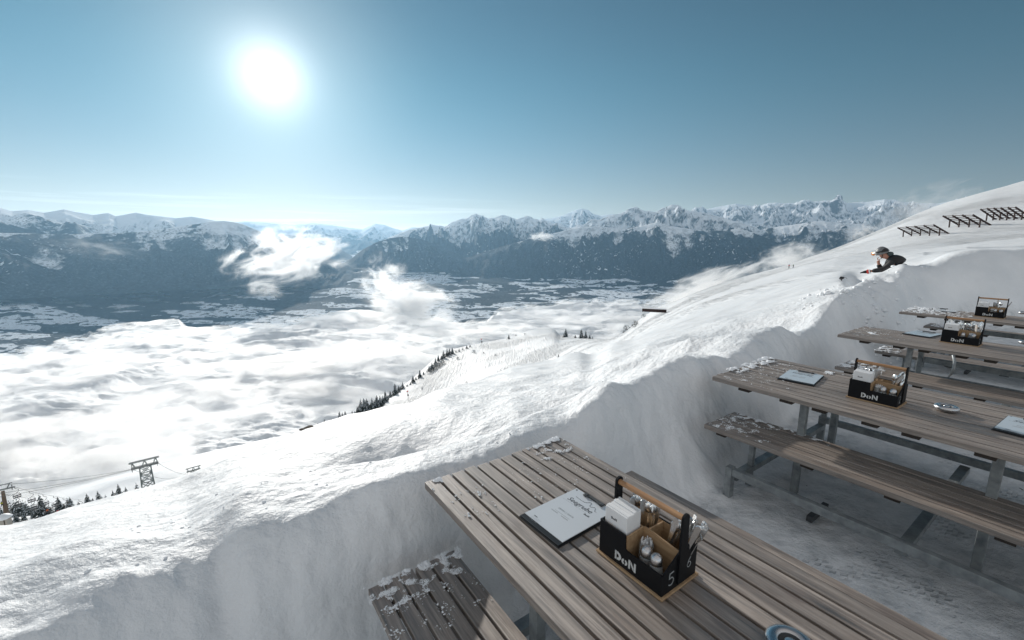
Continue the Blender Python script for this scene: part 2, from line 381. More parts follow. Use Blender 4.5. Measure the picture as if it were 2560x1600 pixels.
S1 = curve([(-400, 1400, 7), (0, 1315, 7), (190, 1262, 8), (480, 1180, 9), (700, 1098, 9.5), (783, 1069, 10), (873, 1040, 10), (931, 1028, 10), (1010, 1011, 9), (1092, 982, 10), (1175, 962, 12), (1237, 945, 14), (1311, 925, 16), (1378, 912, 18), (1411, 898, 20), (1444, 890, 21), (1480, 893, 22), (1526, 867, 25), (1588, 848, 30), (1660, 815, 34), (1750, 780, 38), (1900, 735, 42), (2060, 698, 40), (2130, 690, 34), (2165, 697, 26), (2262, 668, 26), (2400, 645, 27), (2560, 645, 28), (2800, 650, 30)])
M1 = curve([(-400, 1500, 20), (0, 1430, 20), (480, 1290, 22), (700, 1210, 30), (931, 1130, 50), (1092, 1080, 60), (1311, 1020, 60), (1444, 970, 60), (1526, 900, 60), (1588, 850, 64), (1660, 800, 68), (1750, 760, 70), (1900, 712, 76), (2060, 672, 80), (2165, 655, 90), (2300, 630, 100), (2560, 600, 110), (2800, 580, 110)])
M2 = curve([(-400, 1440, 140), (0, 1345, 140), (300, 1290, 150), (480, 1240, 150), (700, 1130, 200), (800, 1075, 280), (931, 1040, 300), (1010, 1018, 310), (1092, 992, 312), (1175, 970, 305), (1237, 952, 292), (1311, 930, 275), (1378, 910, 250), (1444, 885, 215), (1526, 868, 150), (1588, 830, 130), (1660, 790, 130), (1750, 745, 140), (1900, 690, 150), (2100, 630, 170), (2300, 575, 190), (2560, 520, 210), (2800, 500, 210)])
M3 = curve([(-400, 1340, 250), (0, 1300, 250), (200, 1275, 250), (480, 1210, 300), (600, 1150, 320), (740, 1085, 330), (800, 1062, 345), (845, 1052, 350), (880, 1038, 360), (935, 1017, 370), (1000, 972, 390), (1050, 935, 405), (1080, 908, 420), (1118, 885, 430), (1180, 866, 440), (1205, 859, 450), (1290, 841, 470), (1322, 829, 480), (1345, 824, 484), (1370, 822, 485), (1385, 824, 485), (1402, 839, 480), (1480, 846, 460), (1520, 850, 440), (1560, 838, 420), (1590, 812, 400), (1640, 776, 340), (1700, 752, 325), (1828, 705, 310), (1973, 665, 310), (2047, 637, 310), (2201, 577, 320), (2332, 524, 340), (2463, 485, 360), (2560, 461, 380), (2800, 420, 400)])
NA_V, NR = 1500, 780
az = np.concatenate([np.linspace(R(-178), R(-66), 60, endpoint=False), np.linspace(R(-66), R(64), NA_V, endpoint=False), np.linspace(R(64), R(181), 60, endpoint=False)])
AF = np.linspace(R(-185), R(190), 7501); _tab = {}
def _hermite(x, y, q):
    h = np.diff(x); d = np.diff(y) / h; mm = np.zeros_like(y)
    w1, w2 = 2 * h[1:] + h[:-1], h[1:] + 2 * h[:-1]
    with np.errstate(all='ignore'):
        mm[1:-1] = np.where(d[:-1] * d[1:] > 0, (w1 + w2) / (w1 / d[:-1] + w2 / d[1:]), 0)
    k_ = np.clip(np.searchsorted(x, q) - 1, 0, len(x) - 2); t = np.clip((q - x[k_]) / h[k_], 0, 1)
    return (2 * t**3 - 3 * t**2 + 1) * y[k_] + (t**3 - 2 * t**2 + t) * h[k_] * mm[k_] + (3 * t**2 - 2 * t**3) * y[k_ + 1] + (t**3 - t**2) * h[k_] * mm[k_ + 1]
def at(cv, a):
    if id(cv) not in _tab:
        k = np.array(cv); k = k[np.argsort(k[:, 0])]
        sg = .9 if (cv is foot or cv is M1 or cv is M2) else (.45 if cv is crest else .22)
        w_ = np.exp(-.5 * (np.arange(-60, 61) * .05 / sg) ** 2); w_ /= w_.sum()
        _tab[id(cv)] = [np.convolve(np.pad(_hermite(k[:, 0], k[:, j], AF), 60, 'edge'), w_, 'valid') for j in (1, 2)]
    t = _tab[id(cv)]
    return np.interp(a, AF, t[0]), np.interp(a, AF, t[1])
def knots(a):
    a = np.asarray(a, float)
    rf, _ = at(foot, a); rc, zc = at(crest, a); rs, zs = at(S1, a); r1, z1 = at(M1, a); r2, z2 = at(M2, a); r3, z3 = at(M3, a)
    # bank top between the crest and the outer brow
    zs = zs - np.clip(rs, 0, 20) * .010
    rb = np.sqrt(rc * rs); ec, es = (zc - 1.8) / rc, (zs - 1.8) / rs
    zb = 1.8 + rb * (ec + (es - ec) * .62)
    wdw = np.exp(-((a - R(40.6)) / R(2.6)) ** 4)                 # hollow behind the bank where the person sits
    rb = rb * (1 - wdw) + (rc + 1.1) * wdw; zb = zb * (1 - wdw) + (zc - 1.0) * wdw
    r4 = r3 * 1.3; z4 = z3 - .45 * (r4 - r3)
    RR = np.stack([rf * .55, rf * .8, rf, rc, rb, rs, r1, r2, r3, r4, np.full_like(a, 1300.), np.full_like(a, 3200.)], -1)
    ZZ = np.stack([0 * a, 0 * a, 0 * a, zc, zb, zs, z1, z2, z3, z4, np.minimum(z4 - 150, -560), np.full_like(a, -1100.)], -1)
    # stay as brow: the knots are used on log r
    return np.log(RR), ZZ
def pchip(X, Y, q):
    """monotone cubic along the last axis; X,Y [n,k], q [n,m]"""
    h = np.diff(X, axis=1); d = np.diff(Y, axis=1) / h; k = X.shape[1]
    mm = np.zeros_like(Y); w1 = 2 * h[:, 1:] + h[:, :-1]; w2 = h[:, 1:] + 2 * h[:, :-1]
    ok = d[:, :-1] * d[:, 1:] > 0
    with np.errstate(all='ignore'):
        mm[:, 1:-1] = np.where(ok, (w1 + w2) / (w1 / d[:, :-1] + w2 / d[:, 1:]), 0)
    mm[:, 0] = d[:, 0]; mm[:, -1] = d[:, -1]
    idx = np.clip((q[:, :, None] > X[:, None, :]).sum(-1) - 1, 0, k - 2)
    g = lambda A: np.take_along_axis(A, idx, 1)
    x0, hh = g(X), g(h); t = np.clip((q - x0) / hh, -.0, 1.0)
    y0, y1 = g(Y), np.take_along_axis(Y, idx + 1, 1); m0, m1 = g(mm), np.take_along_axis(mm, idx + 1, 1)
    t2, t3 = t * t, t * t * t
    return (2 * t3 - 3 * t2 + 1) * y0 + (t3 - 2 * t2 + t) * hh * m0 + (-2 * t3 + 3 * t2) * y1 + (t3 - t2) * hh * m1
HOLLOWS = [(1010, 1075, 3.9, .62, .62), (1075, 1110, 3.1, .3, .22), (1120, 1060, 3.6, .4, .2), (1430, 990, 4.0, .5, .3), (1620, 930, 5.2, .6, .35), (1880, 800, 7.5, .8, .5)]
def detail(x, y, r, rf, rc):
    """lumps of the snow, coarser with distance"""
    z = np.zeros_like(x)
    inside = np.clip((r - rf * .85) / (rc - rf * .85), 0, 1)         # 0 on the floor, 1 from the crest outwards
    top = np.clip((r - rc * .88) / (rc * .2), 0, 1)
    loc = np.exp(-((np.arctan2(x, y) - R(16)) / R(15)) ** 4) * np.clip((r - 2.0) / .8, 0, 1) * np.clip((11 - r) / 4, 0, 1)
    wl = np.clip(inside * 3, 0, 1) * (1 - top) * np.clip(2.2 - r / 9, 0, 1)
    z += wl * (.055 * gn(x / .42, y / .42, 301) + .03 * gn(x / .2, y / .2, 311) + .045 * (ridged(x / .7 + .4 * gn(x / .5, y / .5, 7), y / .7, 4, 303, .6) - .45) + .018 * fbm(x / .13, y / .13, 2, 305))
    for hx, hy, hr, sg, dp in HOLLOWS:
        ha, _e = azel(hx, hy); cx_, cy_ = math.sin(ha) * hr, math.cos(ha) * hr; d2 = (x - cx_) ** 2 + (y - cy_) ** 2
        z -= dp * np.exp(-.5 * d2 / sg ** 2)
    for lam, amp, s in ((.09, .004, 1), (.2, .013, 2), (.5, .036, 3), (1.3, .075, 4), (4.5, .12, 5), (14, .28, 6), (45, .9, 7)):
        fade = np.clip(1.6 - r / (lam * 32), 0, 1) if lam < 3 else np.clip((r - 5) / 12, 0, 1) * np.clip(3 - r / (lam * 25), 0, 1)
        if lam < .15: k = .22 + .12 * inside + .9 * top
        elif lam < .4: k = .2 + .3 * inside + .6 * top
        else: k = .62 * inside + .38 * top
        if .4 < lam < 2: k = k * (1 + 1.1 * loc)
        n_ = gn(x / lam, y / lam, s * 31)
        if lam <= 1.3: n_ = .5 * n_ + .75 * (.55 - np.abs(gn(x / lam * .8 + 9, y / lam * .8, s * 57)) * 1.4)
        z += amp * n_ * k * fade
    return z
def ground_z(a, r):
    a, r = np.atleast_1d(a).astype(float), np.atleast_1d(r).astype(float)
    X, Y = knots(a); z = pchip(X, Y, np.log(r)[:, None])[:, 0]
    return z + detail(np.sin(a) * r, np.cos(a) * r, r, at(foot, a)[0], at(crest, a)[0])
rr = np.exp(np.concatenate([np.linspace(math.log(.25), math.log(1.0), 24, endpoint=False), np.linspace(math.log(1.0), math.log(40), 480, endpoint=False), np.linspace(math.log(40), math.log(3200), NR - 504)]))
X_, Y_ = knots(az)
# gentle blur of the knots over azimuth
Zg = pchip(X_, Y_, np.tile(np.log(rr), (len(az), 1)))
gx = np.sin(az)[:, None] * rr; gy = np.cos(az)[:, None] * rr
RRg = np.tile(rr, (len(az), 1)); rf_ = at(foot, az)[0][:, None]; rc_ = at(crest, az)[0][:, None]
Zg = Zg + detail(gx, gy, RRg, rf_, rc_)
me = grid_mesh('ground', gx, gy, Zg, closed=True)
# the disc under the photographer
bm = bmesh.new(); bm.from_mesh(me)
be = [e for e in bm.edges if e.is_boundary and e.verts[0].co.xy.length < .3]
bmesh.ops.holes_fill(bm, edges=be); bmesh.ops.recalc_face_normals(bm, faces=bm.faces[:]) ; bm.to_mesh(me); bm.free()
ground = link('ground', me, M['ground']); tag(ground, 'white snow covered terrace floor, bank and ski slopes', None, None, 'structure')
nv = len(me.vertices)
def attr(me, name, arr):
    a_ = me.attributes.new(name, 'FLOAT', 'POINT'); a_.data.foreach_set('value', np.asarray(arr, np.float32)[:len(me.vertices)])
co = np.empty(nv * 3, np.float32); me.vertices.foreach_get('co', co); co = co.reshape(-1, 3)
va = np.arctan2(co[:, 0], co[:, 1]); va = np.where(va < R(-178), va + 2 * np.pi, va); vr = np.hypot(co[:, 0], co[:, 1])
attr(me, 'dist', vr); attr(me, 'bank_top', np.clip((vr / at(crest, va)[0] - .9) / .15, 0, 1))
attr(me, 'packed', np.clip((at(foot, va)[0] * 1.06 + .10 * gn(co[:, 0] * 3, co[:, 1] * 3, 91) - vr) / .25, 0, 1))
def hit(x, y, r0=60, r1=500):
    """where the sight line through a point of the photograph meets the ground"""
    d = ray(x, y); a = math.atan2(d[0], d[1]); rs_ = np.linspace(r0, r1, 500)
    g = ground_z(np.full(500, a), rs_); below = np.where(g > 1.8 + d[2] * rs_)[0]
    r = rs_[below[0]] if len(below) else float(at(M3, [a])[0][0]) * .985
    return Vector((math.sin(a) * r, math.cos(a) * r, float(ground_z(a, r)[0]))), a, r

# ------------------------------------------------------------------ far country: valley, mountain ranges, sea of cloud
def far_mat(name, forest, fields, line):
    m = mat(name, (.5, .5, .5), .9, **{'Specular IOR Level': .1}); n = N(m)
    v = n.coord('Object', (.001, .001, .001)); g = n.n('ShaderNodeNewGeometry')
    z = n.n('ShaderNodeSeparateXYZ', {0: g.outputs['Position']}).outputs[2]
    nz_ = n.n('ShaderNodeSeparateXYZ', {0: g.outputs['Normal']}).outputs[2]
    a = n.noise(v, 1.1, 8, .62); b = n.noise(v, 6, 6, .65); c = n.noise(v, 22, 4, .6)
    rib = n.n('ShaderNodeAttribute', attribute_name='rib').outputs['Fac']
    zz = n.m('ADD', n.m('SUBTRACT', z, n.m('MULTIPLY', rib, 1150.0)), n.m('ADD', n.m('MULTIPLY', n.m('SUBTRACT', a, .5), 900.0), n.m('MULTIPLY', n.m('SUBTRACT', b, .5), 700.0)))
    snow = n.mr(zz, line - 60, line + 90)
    rock = n.m('MULTIPLY', n.mr(nz_, .95, .68), n.mr(n.noise(v, 3.2, 7, .66), .42, .58))
    snowc = n.mix(rock, (.80, .83, .86), (.10, .11, .12))
    trees = n.m('MULTIPLY', n.mr(zz, line + 420, line + 60), n.mr(c, .5, .6))          # scattered trees over the tree line
    snowc = n.mix(n.m('MULTIPLY', trees, .8), snowc, (.03, .045, .05))
    fc = n.ramp(c, [(.36, (.006, .011, .014)), (.55, (.022, .032, .038)), (.7, (.075, .095, .105))])
    vf = n.n('ShaderNodeMapping', {0: v, 'Scale': (1.3, 3.2, 1)}).outputs[0]
    vd = n.n('ShaderNodeVectorMath', {0: vf, 1: n.n('ShaderNodeTexNoise', {'Vector': v, 'Scale': 3.0}).outputs['Color']}, operation='ADD').outputs[0]
    vor = n.n('ShaderNodeTexVoronoi', {'Vector': vd, 'Scale': fields[0]}); vr_ = n.n('ShaderNodeSeparateXYZ', {0: vor.outputs['Color']}).outputs[0]
    lowf = n.noise(v, .45, 3, .5)
    fl = n.m('MULTIPLY', n.mr(n.m('ADD', vr_, n.m('ADD', n.m('MULTIPLY', n.m('SUBTRACT', a, .5), 1.0), n.m('MULTIPLY', n.m('SUBTRACT', lowf, .5), fields[4]))), fields[1], fields[1] + .02), n.mr(n.noise(v, 9, 4, .6), .40, .46))
    fl = n.m('MULTIPLY', fl, n.mr(z, fields[2], fields[2] - 250))
    v3_ = n.n('ShaderNodeTexVoronoi', {'Vector': n.n('ShaderNodeMapping', {0: vd, 'Scale': (1.2, 1.0, 2.2)}).outputs[0], 'Scale': 6.5}); w3_ = n.n('ShaderNodeSeparateXYZ', {0: v3_.outputs['Color']}).outputs[1]
    clr = n.m('MULTIPLY', n.m('MULTIPLY', n.mr(w3_, fields[5], fields[5] + .01), n.mr(v3_.outputs['Distance'], .42, .30)), n.mr(b, .40, .5))
    fl = n.m('MAXIMUM', fl, n.m('MULTIPLY', n.m('MULTIPLY', clr, .8), n.mr(lowf, .44, .56)))
    fieldc = n.mix(n.m('MULTIPLY', n.mr(n.noise(v, 60, 3, .7), .56, .62), fields[3]), (.74, .78, .82), (.12, .14, .15))
    fc = n.mix(fl, fc, fieldc)
    n.set('Base Color', n.mix(snow, fc, snowc))
    n.set('Normal', n.bump(n.m('ADD', n.noise(v, 9, 7, .65), n.m('MULTIPLY', b, .6)), .6, 26.0))
    return m
M['valley'] = far_mat('valley_fields', 1, (1.2, .50, 4000, .75, 2.2, .90), 4000)
M['range'] = far_mat('mountain_forest_snow', 1, (5.0, 1.12, 200, .3, .8, .86), 30)
M['range_high'] = far_mat('high_mountain', 1, (4.0, 1.15, 0, .3, .6, .93), 40)

# valley floor out to the foot of the mountains and beyond
aa = np.linspace(R(-75), R(62), 700)
vc = [azel(x, y)[:1] + (r, zat(x, y, r)) for x, y, r in [(-400, 750, 12000), (0, 738, 11500), (400, 716, 12500), (700, 700, 12500), (850, 690, 12000), (930, 672, 13000), (1000, 668, 13500), (1150, 680, 12800), (1300, 692, 12500), (1500, 692, 12500), (1700, 694, 12500), (2000, 694, 12500), (2500, 694, 12500)]]
rvc, zvc = at(vc, aa)
vr_ = np.exp(np.linspace(math.log(1500), math.log(60000), 420))
t_ = np.clip((vr_[None] - 7500) / (rvc[:, None] - 7500), 0, 1)
vz = -1320 + (zvc[:, None] + 1320) * t_ ** 1.3 + np.clip(vr_[None] - rvc[:, None], 0, 1e9) * .012
VX, VY = np.sin(aa)[:, None] * vr_, np.cos(aa)[:, None] * vr_
vz = vz + 28 * fbm(VX / 900, VY / 900, 4, 3) * (.4 + t_) + 90 * t_ * np.clip(fbm(VX / 2600, VY / 2600, 3, 8), -.2, 1)
tag(link('valley_floor', grid_mesh('valley_floor', VX, VY, vz), M['valley']), 'broad valley floor of snowy fields, woods and villages', None, None, 'structure')

def mrange(sky_px, r_c, foot_px, r_f, mt, label, amp=.2, spur=1500, sharp=.5, seed=0, jag=40, nA=420, nT=110):
    k = np.array([azel(x, y) for x, y in sky_px]); fk = np.array([azel(x, y) for x, y in foot_px])
    a = np.linspace(k[:, 0].min(), k[:, 0].max(), nA)
    rc = np.interp(a, k[:, 0], [q * 1.0 for q in (r_c if isinstance(r_c, list) else [r_c] * len(k))])
    zc = 1.8 + np.tan(np.interp(a, k[:, 0], k[:, 1])) * rc
    zf = 1.8 + np.tan(np.interp(a, fk[:, 0], fk[:, 1])) * r_f - 120
    t = np.concatenate([np.linspace(0, 1, int(nT * .72)), np.linspace(1.02, 1.7, nT - int(nT * .72))])[None]
    rad = r_f + (rc[:, None] - r_f) * t
    h = np.where(t <= 1, np.clip(t, 0, 1) ** .95, 1 - (t - 1) * 1.5)
    H = np.maximum(zc[:, None] - zf[:, None], 60)
    x, y = np.sin(a)[:, None] * rad, np.cos(a)[:, None] * rad
    u = a[:, None] * rc[:, None]; dn = rad - r_f
    env = np.where(t <= 1, np.clip(3.2 * t * (1.02 - t), 0, 1), .4)
    wq = .35 * gn(x / 2500, y / 2500, seed + 5); sp = .62 * ridged(u / (spur * 1.5) + wq, dn / (spur * 3.4) + wq, 3, seed, .5) + .38 * ridged(u / (spur * .55) + wq * 2, dn / (spur * 1.3), 5, seed + 50, .6)
    z = zf[:, None] + H * (h + amp * 1.6 * env * np.where(t <= 1, np.clip((1 - t) / .28, 0, 1) ** .8, .3) * (sp - .42) * 2)
    z = z + jag * .22 * (ridged(x / 420, y / 420, 4, seed + 3, .6) - .45) * np.clip(t, 0, 1) * sharp * 2 + .05 * H * fbm(x / 3000, y / 3000, 3, seed + 9) * env
    me_ = grid_mesh('mountain_range', x, y, z); a_ = me_.attributes.new('rib', 'FLOAT', 'POINT'); a_.data.foreach_set('value', ((sp - .42) * np.ones_like(z)).astype(np.float32).ravel())
    o = link('mountain_range', me_, M[mt])
    return tag(o, label, None, None, 'structure')
mrange([(-500, 520), (-200, 510), (0, 520), (30, 528), (70, 525), (110, 532), (160, 523), (190, 530), (235, 537), (270, 532), (290, 540), (340, 531), (370, 537), (440, 545), (480, 541), (520, 548), (560, 556), (600, 572), (650, 600), (700, 630)], 17500, [(-500, 640), (700, 640)], 13600, 'range_high', 'smooth snowy summits along the left horizon', .16, 1700, .3, 1, 30)
mrange([(540, 556), (590, 556), (610, 553), (640, 555), (660, 556), (700, 560), (740, 562), (780, 557), (830, 563), (870, 569), (905, 573), (925, 565), (938, 559), (960, 562), (985, 571), (1005, 576), (1030, 568), (1060, 570), (1100, 575), (1160, 580), (1250, 590)], 36000, [(540, 640), (1250, 640)], 24000, 'range_high', 'far pale peaks above the side valley', .2, 2600, .5, 2, 70)
mrange([(640, 590), (700, 585), (760, 590), (800, 604), (850, 622), (880, 640), (900, 655)], 21000, [(640, 660), (900, 660)], 17000, 'range_high', 'blue wooded spur closing the side valley on its left', .22, 1300, .4, 21, 40)
mrange([(900, 650), (925, 630), (960, 612), (1000, 600), (1040, 590), (1100, 585), (1160, 590), (1230, 600)], 23000, [(900, 655), (1230, 650)], 18000, 'range', 'wooded slope rising behind the rounded hill', .2, 1300, .4, 22, 40)
mrange([(1280, 560), (1300, 548), (1330, 552), (1380, 545), (1400, 541), (1420, 533), (1440, 524), (1455, 521), (1470, 524), (1482, 534), (1500, 539), (1530, 535), (1560, 540), (1620, 545), (1700, 548)], 27000, [(1280, 620), (1700, 620)], 20000, 'range_high', 'pale domed snow peak between the two rocky massifs', .25, 1500, .8, 3, 90)
mrange([(960, 600), (1000, 582), (1040, 570), (1070, 565), (1080, 561), (1110, 566), (1130, 556), (1150, 548), (1165, 545), (1178, 539), (1189, 533), (1198, 538), (1206, 541), (1220, 546), (1235, 544), (1255, 537), (1270, 541), (1290, 549), (1310, 542), (1320, 539), (1335, 547), (1348, 549), (1356, 545), (1370, 556), (1400, 560), (1440, 575), (1500, 600)], 18500, [(960, 650), (1500, 650)], 14600, 'range_high', 'pointed rocky peak with snow gullies left of centre', .3, 900, .9, 4, 110)
mrange([(1340, 590), (1380, 575), (1420, 570), (1460, 560), (1480, 548), (1500, 548), (1520, 541), (1545, 535), (1560, 529), (1575, 520), (1588, 515), (1598, 522), (1612, 527), (1640, 528), (1655, 520), (1665, 519), (1680, 512), (1692, 513), (1705, 520), (1720, 526), (1760, 532), (1800, 542), (1850, 556), (1920, 580)], 17000, [(1340, 650), (1920, 650)], 14000, 'range_high', 'jagged snow and rock crest right of centre', .3, 800, .9, 5, 120)
mrange([(1660, 535), (1690, 528), (1720, 527), (1740, 525), (1760, 523), (1780, 520), (1810, 514), (1840, 509), (1870, 514), (1900, 514), (1920, 508), (1940, 505), (1960, 508), (1990, 508), (2020, 503), (2040, 505), (2060, 502), (2080, 500), (2090, 497), (2098, 495), (2106, 501), (2118, 508), (2140, 506), (2160, 505), (2190, 502), (2210, 498), (2240, 500), (2260, 505), (2300, 508), (2350, 508), (2400, 498), (2430, 491), (2460, 487), (2500, 492), (2700, 500)], 26000, [(1660, 600), (2700, 600)], 17500, 'range_high', 'long sunlit snow chain along the right horizon', .28, 1700, .8, 6, 120, nA=640)
mrange([(-500, 590), (-200, 585), (0, 582), (150, 586), (300, 583), (380, 577), (440, 568), (500, 559), (530, 554), (560, 552), (590, 556), (610, 562), (660, 583), (720, 605), (780, 629), (830, 648), (870, 664), (915, 686), (960, 715)], 13200, [(-500, 735), (0, 730), (400, 712), (700, 702), (960, 716)], 10400, 'range', 'dark wooded mountain with a rounded snowy top', .15, 900, .5, 7, 45, 620)
mrange([(855, 660), (880, 645), (905, 625), (940, 606), (975, 595), (1010, 591), (1050, 597), (1090, 610), (1130, 628), (1170, 650), (1200, 668)], 14500, [(855, 668), (1200, 672)], 12700, 'range', 'rounded wooded hill at the mouth of the side valley', .18, 600, .4, 8, 30)
mrange([(1080, 672), (1120, 655), (1180, 640), (1250, 618), (1300, 604), (1350, 590), (1400, 580), (1440, 570), (1500, 566), (1560, 574), (1600, 566), (1640, 556), (1680, 566), (1740, 575), (1800, 577), (1850, 571), (1900, 588), (1960, 612), (2040, 640), (2100, 665), (2200, 700)], 14200, [(1080, 690), (1300, 700), (2200, 705)], 11800, 'range', 'dark wooded foothill slopes under the jagged crest', .24, 800, .5, 9, 60, 560)
mrange([(1820, 600), (1860, 585), (1900, 574), (1950, 566), (2000, 560), (2040, 553), (2090, 556), (2150, 560), (2200, 572), (2300, 590), (2500, 600), (2700, 610)], 16200, [(1820, 680), (2700, 690)], 13000, 'range', 'wooded shoulder behind the right hand slope', .2, 900, .5, 10, 50)

def cloud_mat():
    m = mat('cloud_vapour', (.96, .97, .98), 1.0, **{'Specular IOR Level': 0}); n = N(m)
    tr_ = n.n('ShaderNodeBsdfTranslucent', {'Color': (.97, .975, .98, 1)})
    gl_ = n.n('ShaderNodeBsdfAnisotropic', {'Color': (.97, .975, .98, 1), 'Roughness': .8})
    m0_ = n.n('ShaderNodeMixShader', {0: .4, 1: n.p.outputs[0], 2: tr_.outputs[0]}); mx_ = n.n('ShaderNodeMixShader', {0: .42, 1: m0_.outputs[0], 2: gl_.outputs[0]})
    n.t.links.new(mx_.outputs[0], n.out.inputs['Surface']); return m
M['cloud'] = cloud_mat()
ca = np.linspace(R(-78), R(45), 1300)
edge = [azel(x, y)[:1] + (-720 / ray(x, y)[2], 0) for x, y in [(-500, 900), (-200, 885), (0, 866), (60, 860), (130, 850), (190, 832), (250, 812), (330, 804), (420, 800), (480, 808), (560, 806), (640, 812), (720, 808), (770, 792), (830, 782), (870, 776), (950, 778), (1010, 795), (1080, 812), (1130, 808), (1180, 798), (1230, 778), (1270, 768), (1330, 757), (1420, 754), (1500, 757), (1580, 755), (1640, 772), (1800, 800), (2400, 800)]]
re_, _ = at(edge, ca)
re_ = re_ + 90 * fbm(ca * 40, ca * 0 + .5, 3, 77)
cs = np.concatenate([np.linspace(math.log(.14), 0, 520), np.linspace(.004, .10, 40)])
crr = re_[:, None] * np.exp(cs)[None]
CX, CY = np.sin(ca)[:, None] * crr, np.cos(ca)[:, None] * crr
wx, wy = CX + 160 * gn(CX / 700, CY / 700, 5), CY + 160 * gn(CX / 700 + 9, CY / 700, 6)
bl = billow(wx / 620, wy / 340, 7, 40, .52)
CZ = -742 + 24 * bl + 55 * fbm(CX / 2200, CY / 1500, 3, 44)
dr = np.clip(cs[None] * 10, 0, 1)
edgein = np.clip(-cs[None] / .05, 0, 1)
CZ = CZ - (1 - edgein) ** 2 * 60 - dr ** .7 * 330
CZ = CZ + np.clip((900 - crr) / 700, 0, 1) * 60
cl = link('cloud_sea', grid_mesh('cloud_sea', CX, CY, CZ), M['cloud']); tag(cl, 'sea of white billowing cloud filling the valley', None, None, 'stuff')

sa_ = np.arange(0, len(ca), 4); sr_ = np.r_[np.arange(0, 520, 5), np.arange(520, 560, 3)]
TX, TY, TZ = CX[np.ix_(sa_, sr_)], CY[np.ix_(sa_, sr_)], CZ[np.ix_(sa_, sr_)]
bmv = bmesh.new(); n1_, n2_ = TX.shape
gv = [[[bmv.verts.new((TX[i, j], TY[i, j], TZ[i, j] + o_)) for j in range(n2_)] for i in range(n1_)] for o_ in (55, -20)]
for i in range(n1_ - 1):
    for j in range(n2_ - 1):
        bmv.faces.new((gv[0][i][j], gv[0][i + 1][j], gv[0][i + 1][j + 1], gv[0][i][j + 1])); bmv.faces.new((gv[1][i][j], gv[1][i][j + 1], gv[1][i + 1][j + 1], gv[1][i + 1][j]))
for j in range(n2_ - 1):
    for i in (0, n1_ - 1): bmv.faces.new((gv[0][i][j], gv[0][i][j + 1], gv[1][i][j + 1], gv[1][i][j]))
for i in range(n1_ - 1):
    for j in (0, n2_ - 1): bmv.faces.new((gv[0][i][j], gv[1][i][j], gv[1][i + 1][j], gv[0][i + 1][j]))
bmesh.ops.recalc_face_normals(bmv, faces=bmv.faces[:]); mv = bpy.data.meshes.new('cloud_mist'); bmv.to_mesh(mv); bmv.free()
mm_ = bpy.data.materials.new('cloud_mist'); mm_.use_nodes = True; n = N(mm_); n.t.nodes.remove(n.p)
v = n.coord('Object', (.0008, .0013, .003)); no = n.noise(v, 6.5, 7, .62, .6); no2 = n.noise(v, 1.1, 2)
dd = n.m('MULTIPLY', n.mr(n.m('ADD', no, n.m('MULTIPLY', no2, .5)), .74, .90), .03)
n.t.links.new(n.n('ShaderNodeVolumePrincipled', {'Color': (.995, .995, .995, 1), 'Density': dd, 'Anisotropy': .6}).outputs[0], n.out.inputs['Volume'])
tag(link('cloud_mist', mv, mm_), 'soft torn vapour over the top of the cloud sea', None, None, 'stuff')

# wisps of cloud: real volumes with a noisy density
def puff_mat(i, dens, sc, thr, soft=.35, stretch=(1, 1, 1), det=8):
    m = bpy.data.materials.new('mist'); m.use_nodes = True; n = N(m); n.t.nodes.remove(n.p)
    v = n.coord('Object'); ln = n.n('ShaderNodeVectorMath', {0: v}, operation='LENGTH').outputs['Value']
    vn = n.n('ShaderNodeMapping', {0: v, 'Location': (i * 3.7, i * 1.9, 0), 'Scale': stretch}).outputs[0]
    no = n.noise(vn, sc * 1.35, det, .64, .9)
    no = n.m('ADD', n.m('MULTIPLY', n.m('SUBTRACT', no, .5), 2.3), .5)
    f = n.m('SUBTRACT', n.m('ADD', no, n.m('MULTIPLY', n.m('SUBTRACT', 1.0, ln), .55)), thr)
    d = n.m('MULTIPLY', n.mr(f, 0, soft), dens)
    d = n.m('MULTIPLY', d, n.mr(ln, 1.0, .8))
    pv = n.n('ShaderNodeVolumePrincipled', {'Color': (.995, .995, .995, 1), 'Density': d, 'Anisotropy': .6})
    n.t.links.new(pv.outputs[0], n.out.inputs['Volume']); m.cycles.homogeneous_volume = False
    return m
def puff(i, px, py, r, w_, h_, dep, dens, sc, thr, label, rot=0, soft=.35, stretch=(1, 1, 1)):
    """an ellipsoid w_ x h_ photograph points at distance r"""
    a, e = azel(px, py); d = r
    fx = r * math.cos(a) ** 2 / 1109; fz = r * math.cos(a) / 1095
    mb = MB(); pr = [(math.sin(math.pi * j / 12), -math.cos(math.pi * j / 12)) for j in range(13)]
    mb.lathe(pr, 20)
    o = mb.build('cloud_wisp', puff_mat(i, dens, sc, thr, soft, stretch)); o.location = (math.sin(a) * r, math.cos(a) * r, zat(px, py, r))
    o.rotation_euler = (0, R(rot), -a); o.scale = (w_ / 2 * fx, dep, h_ / 2 * fz)
    return tag(o, label, None, None, 'stuff')
puff(1, 715, 648, 6200, 400, 190, 500, .011, 1.5, .72, 'bright torn cloud before the wooded mountain', -12, .5)
puff(2, 1035, 772, 4400, 330, 190, 420, .012, 1.5, .66, 'plume of cloud rising from the cloud sea at its centre', 18, .5)
puff(3, 965, 712, 5200, 150, 190, 260, .010, 1.7, .72, 'thin cloud tongue above the plume', 0, .5)
puff(4, 1760, 725, 700, 420, 110, 90, .07, 1.7, .66, 'cloud bank curling over the edge of the ski slope', -24, .5)
puff(5, 1975, 648, 800, 220, 100, 90, .05, 1.7, .66, 'cloud puff behind the two distant skiers', -15, .5)
puff(6, 2300, 525, 1100, 360, 130, 160, .010, 1.6, .66, 'pale mist over the brow of the right hand slope', -18, .6)
puff(7, 2150, 586, 1000, 130, 70, 90, .03, 1.8, .72, 'small mist patch beside the slope brow', -20, .5)
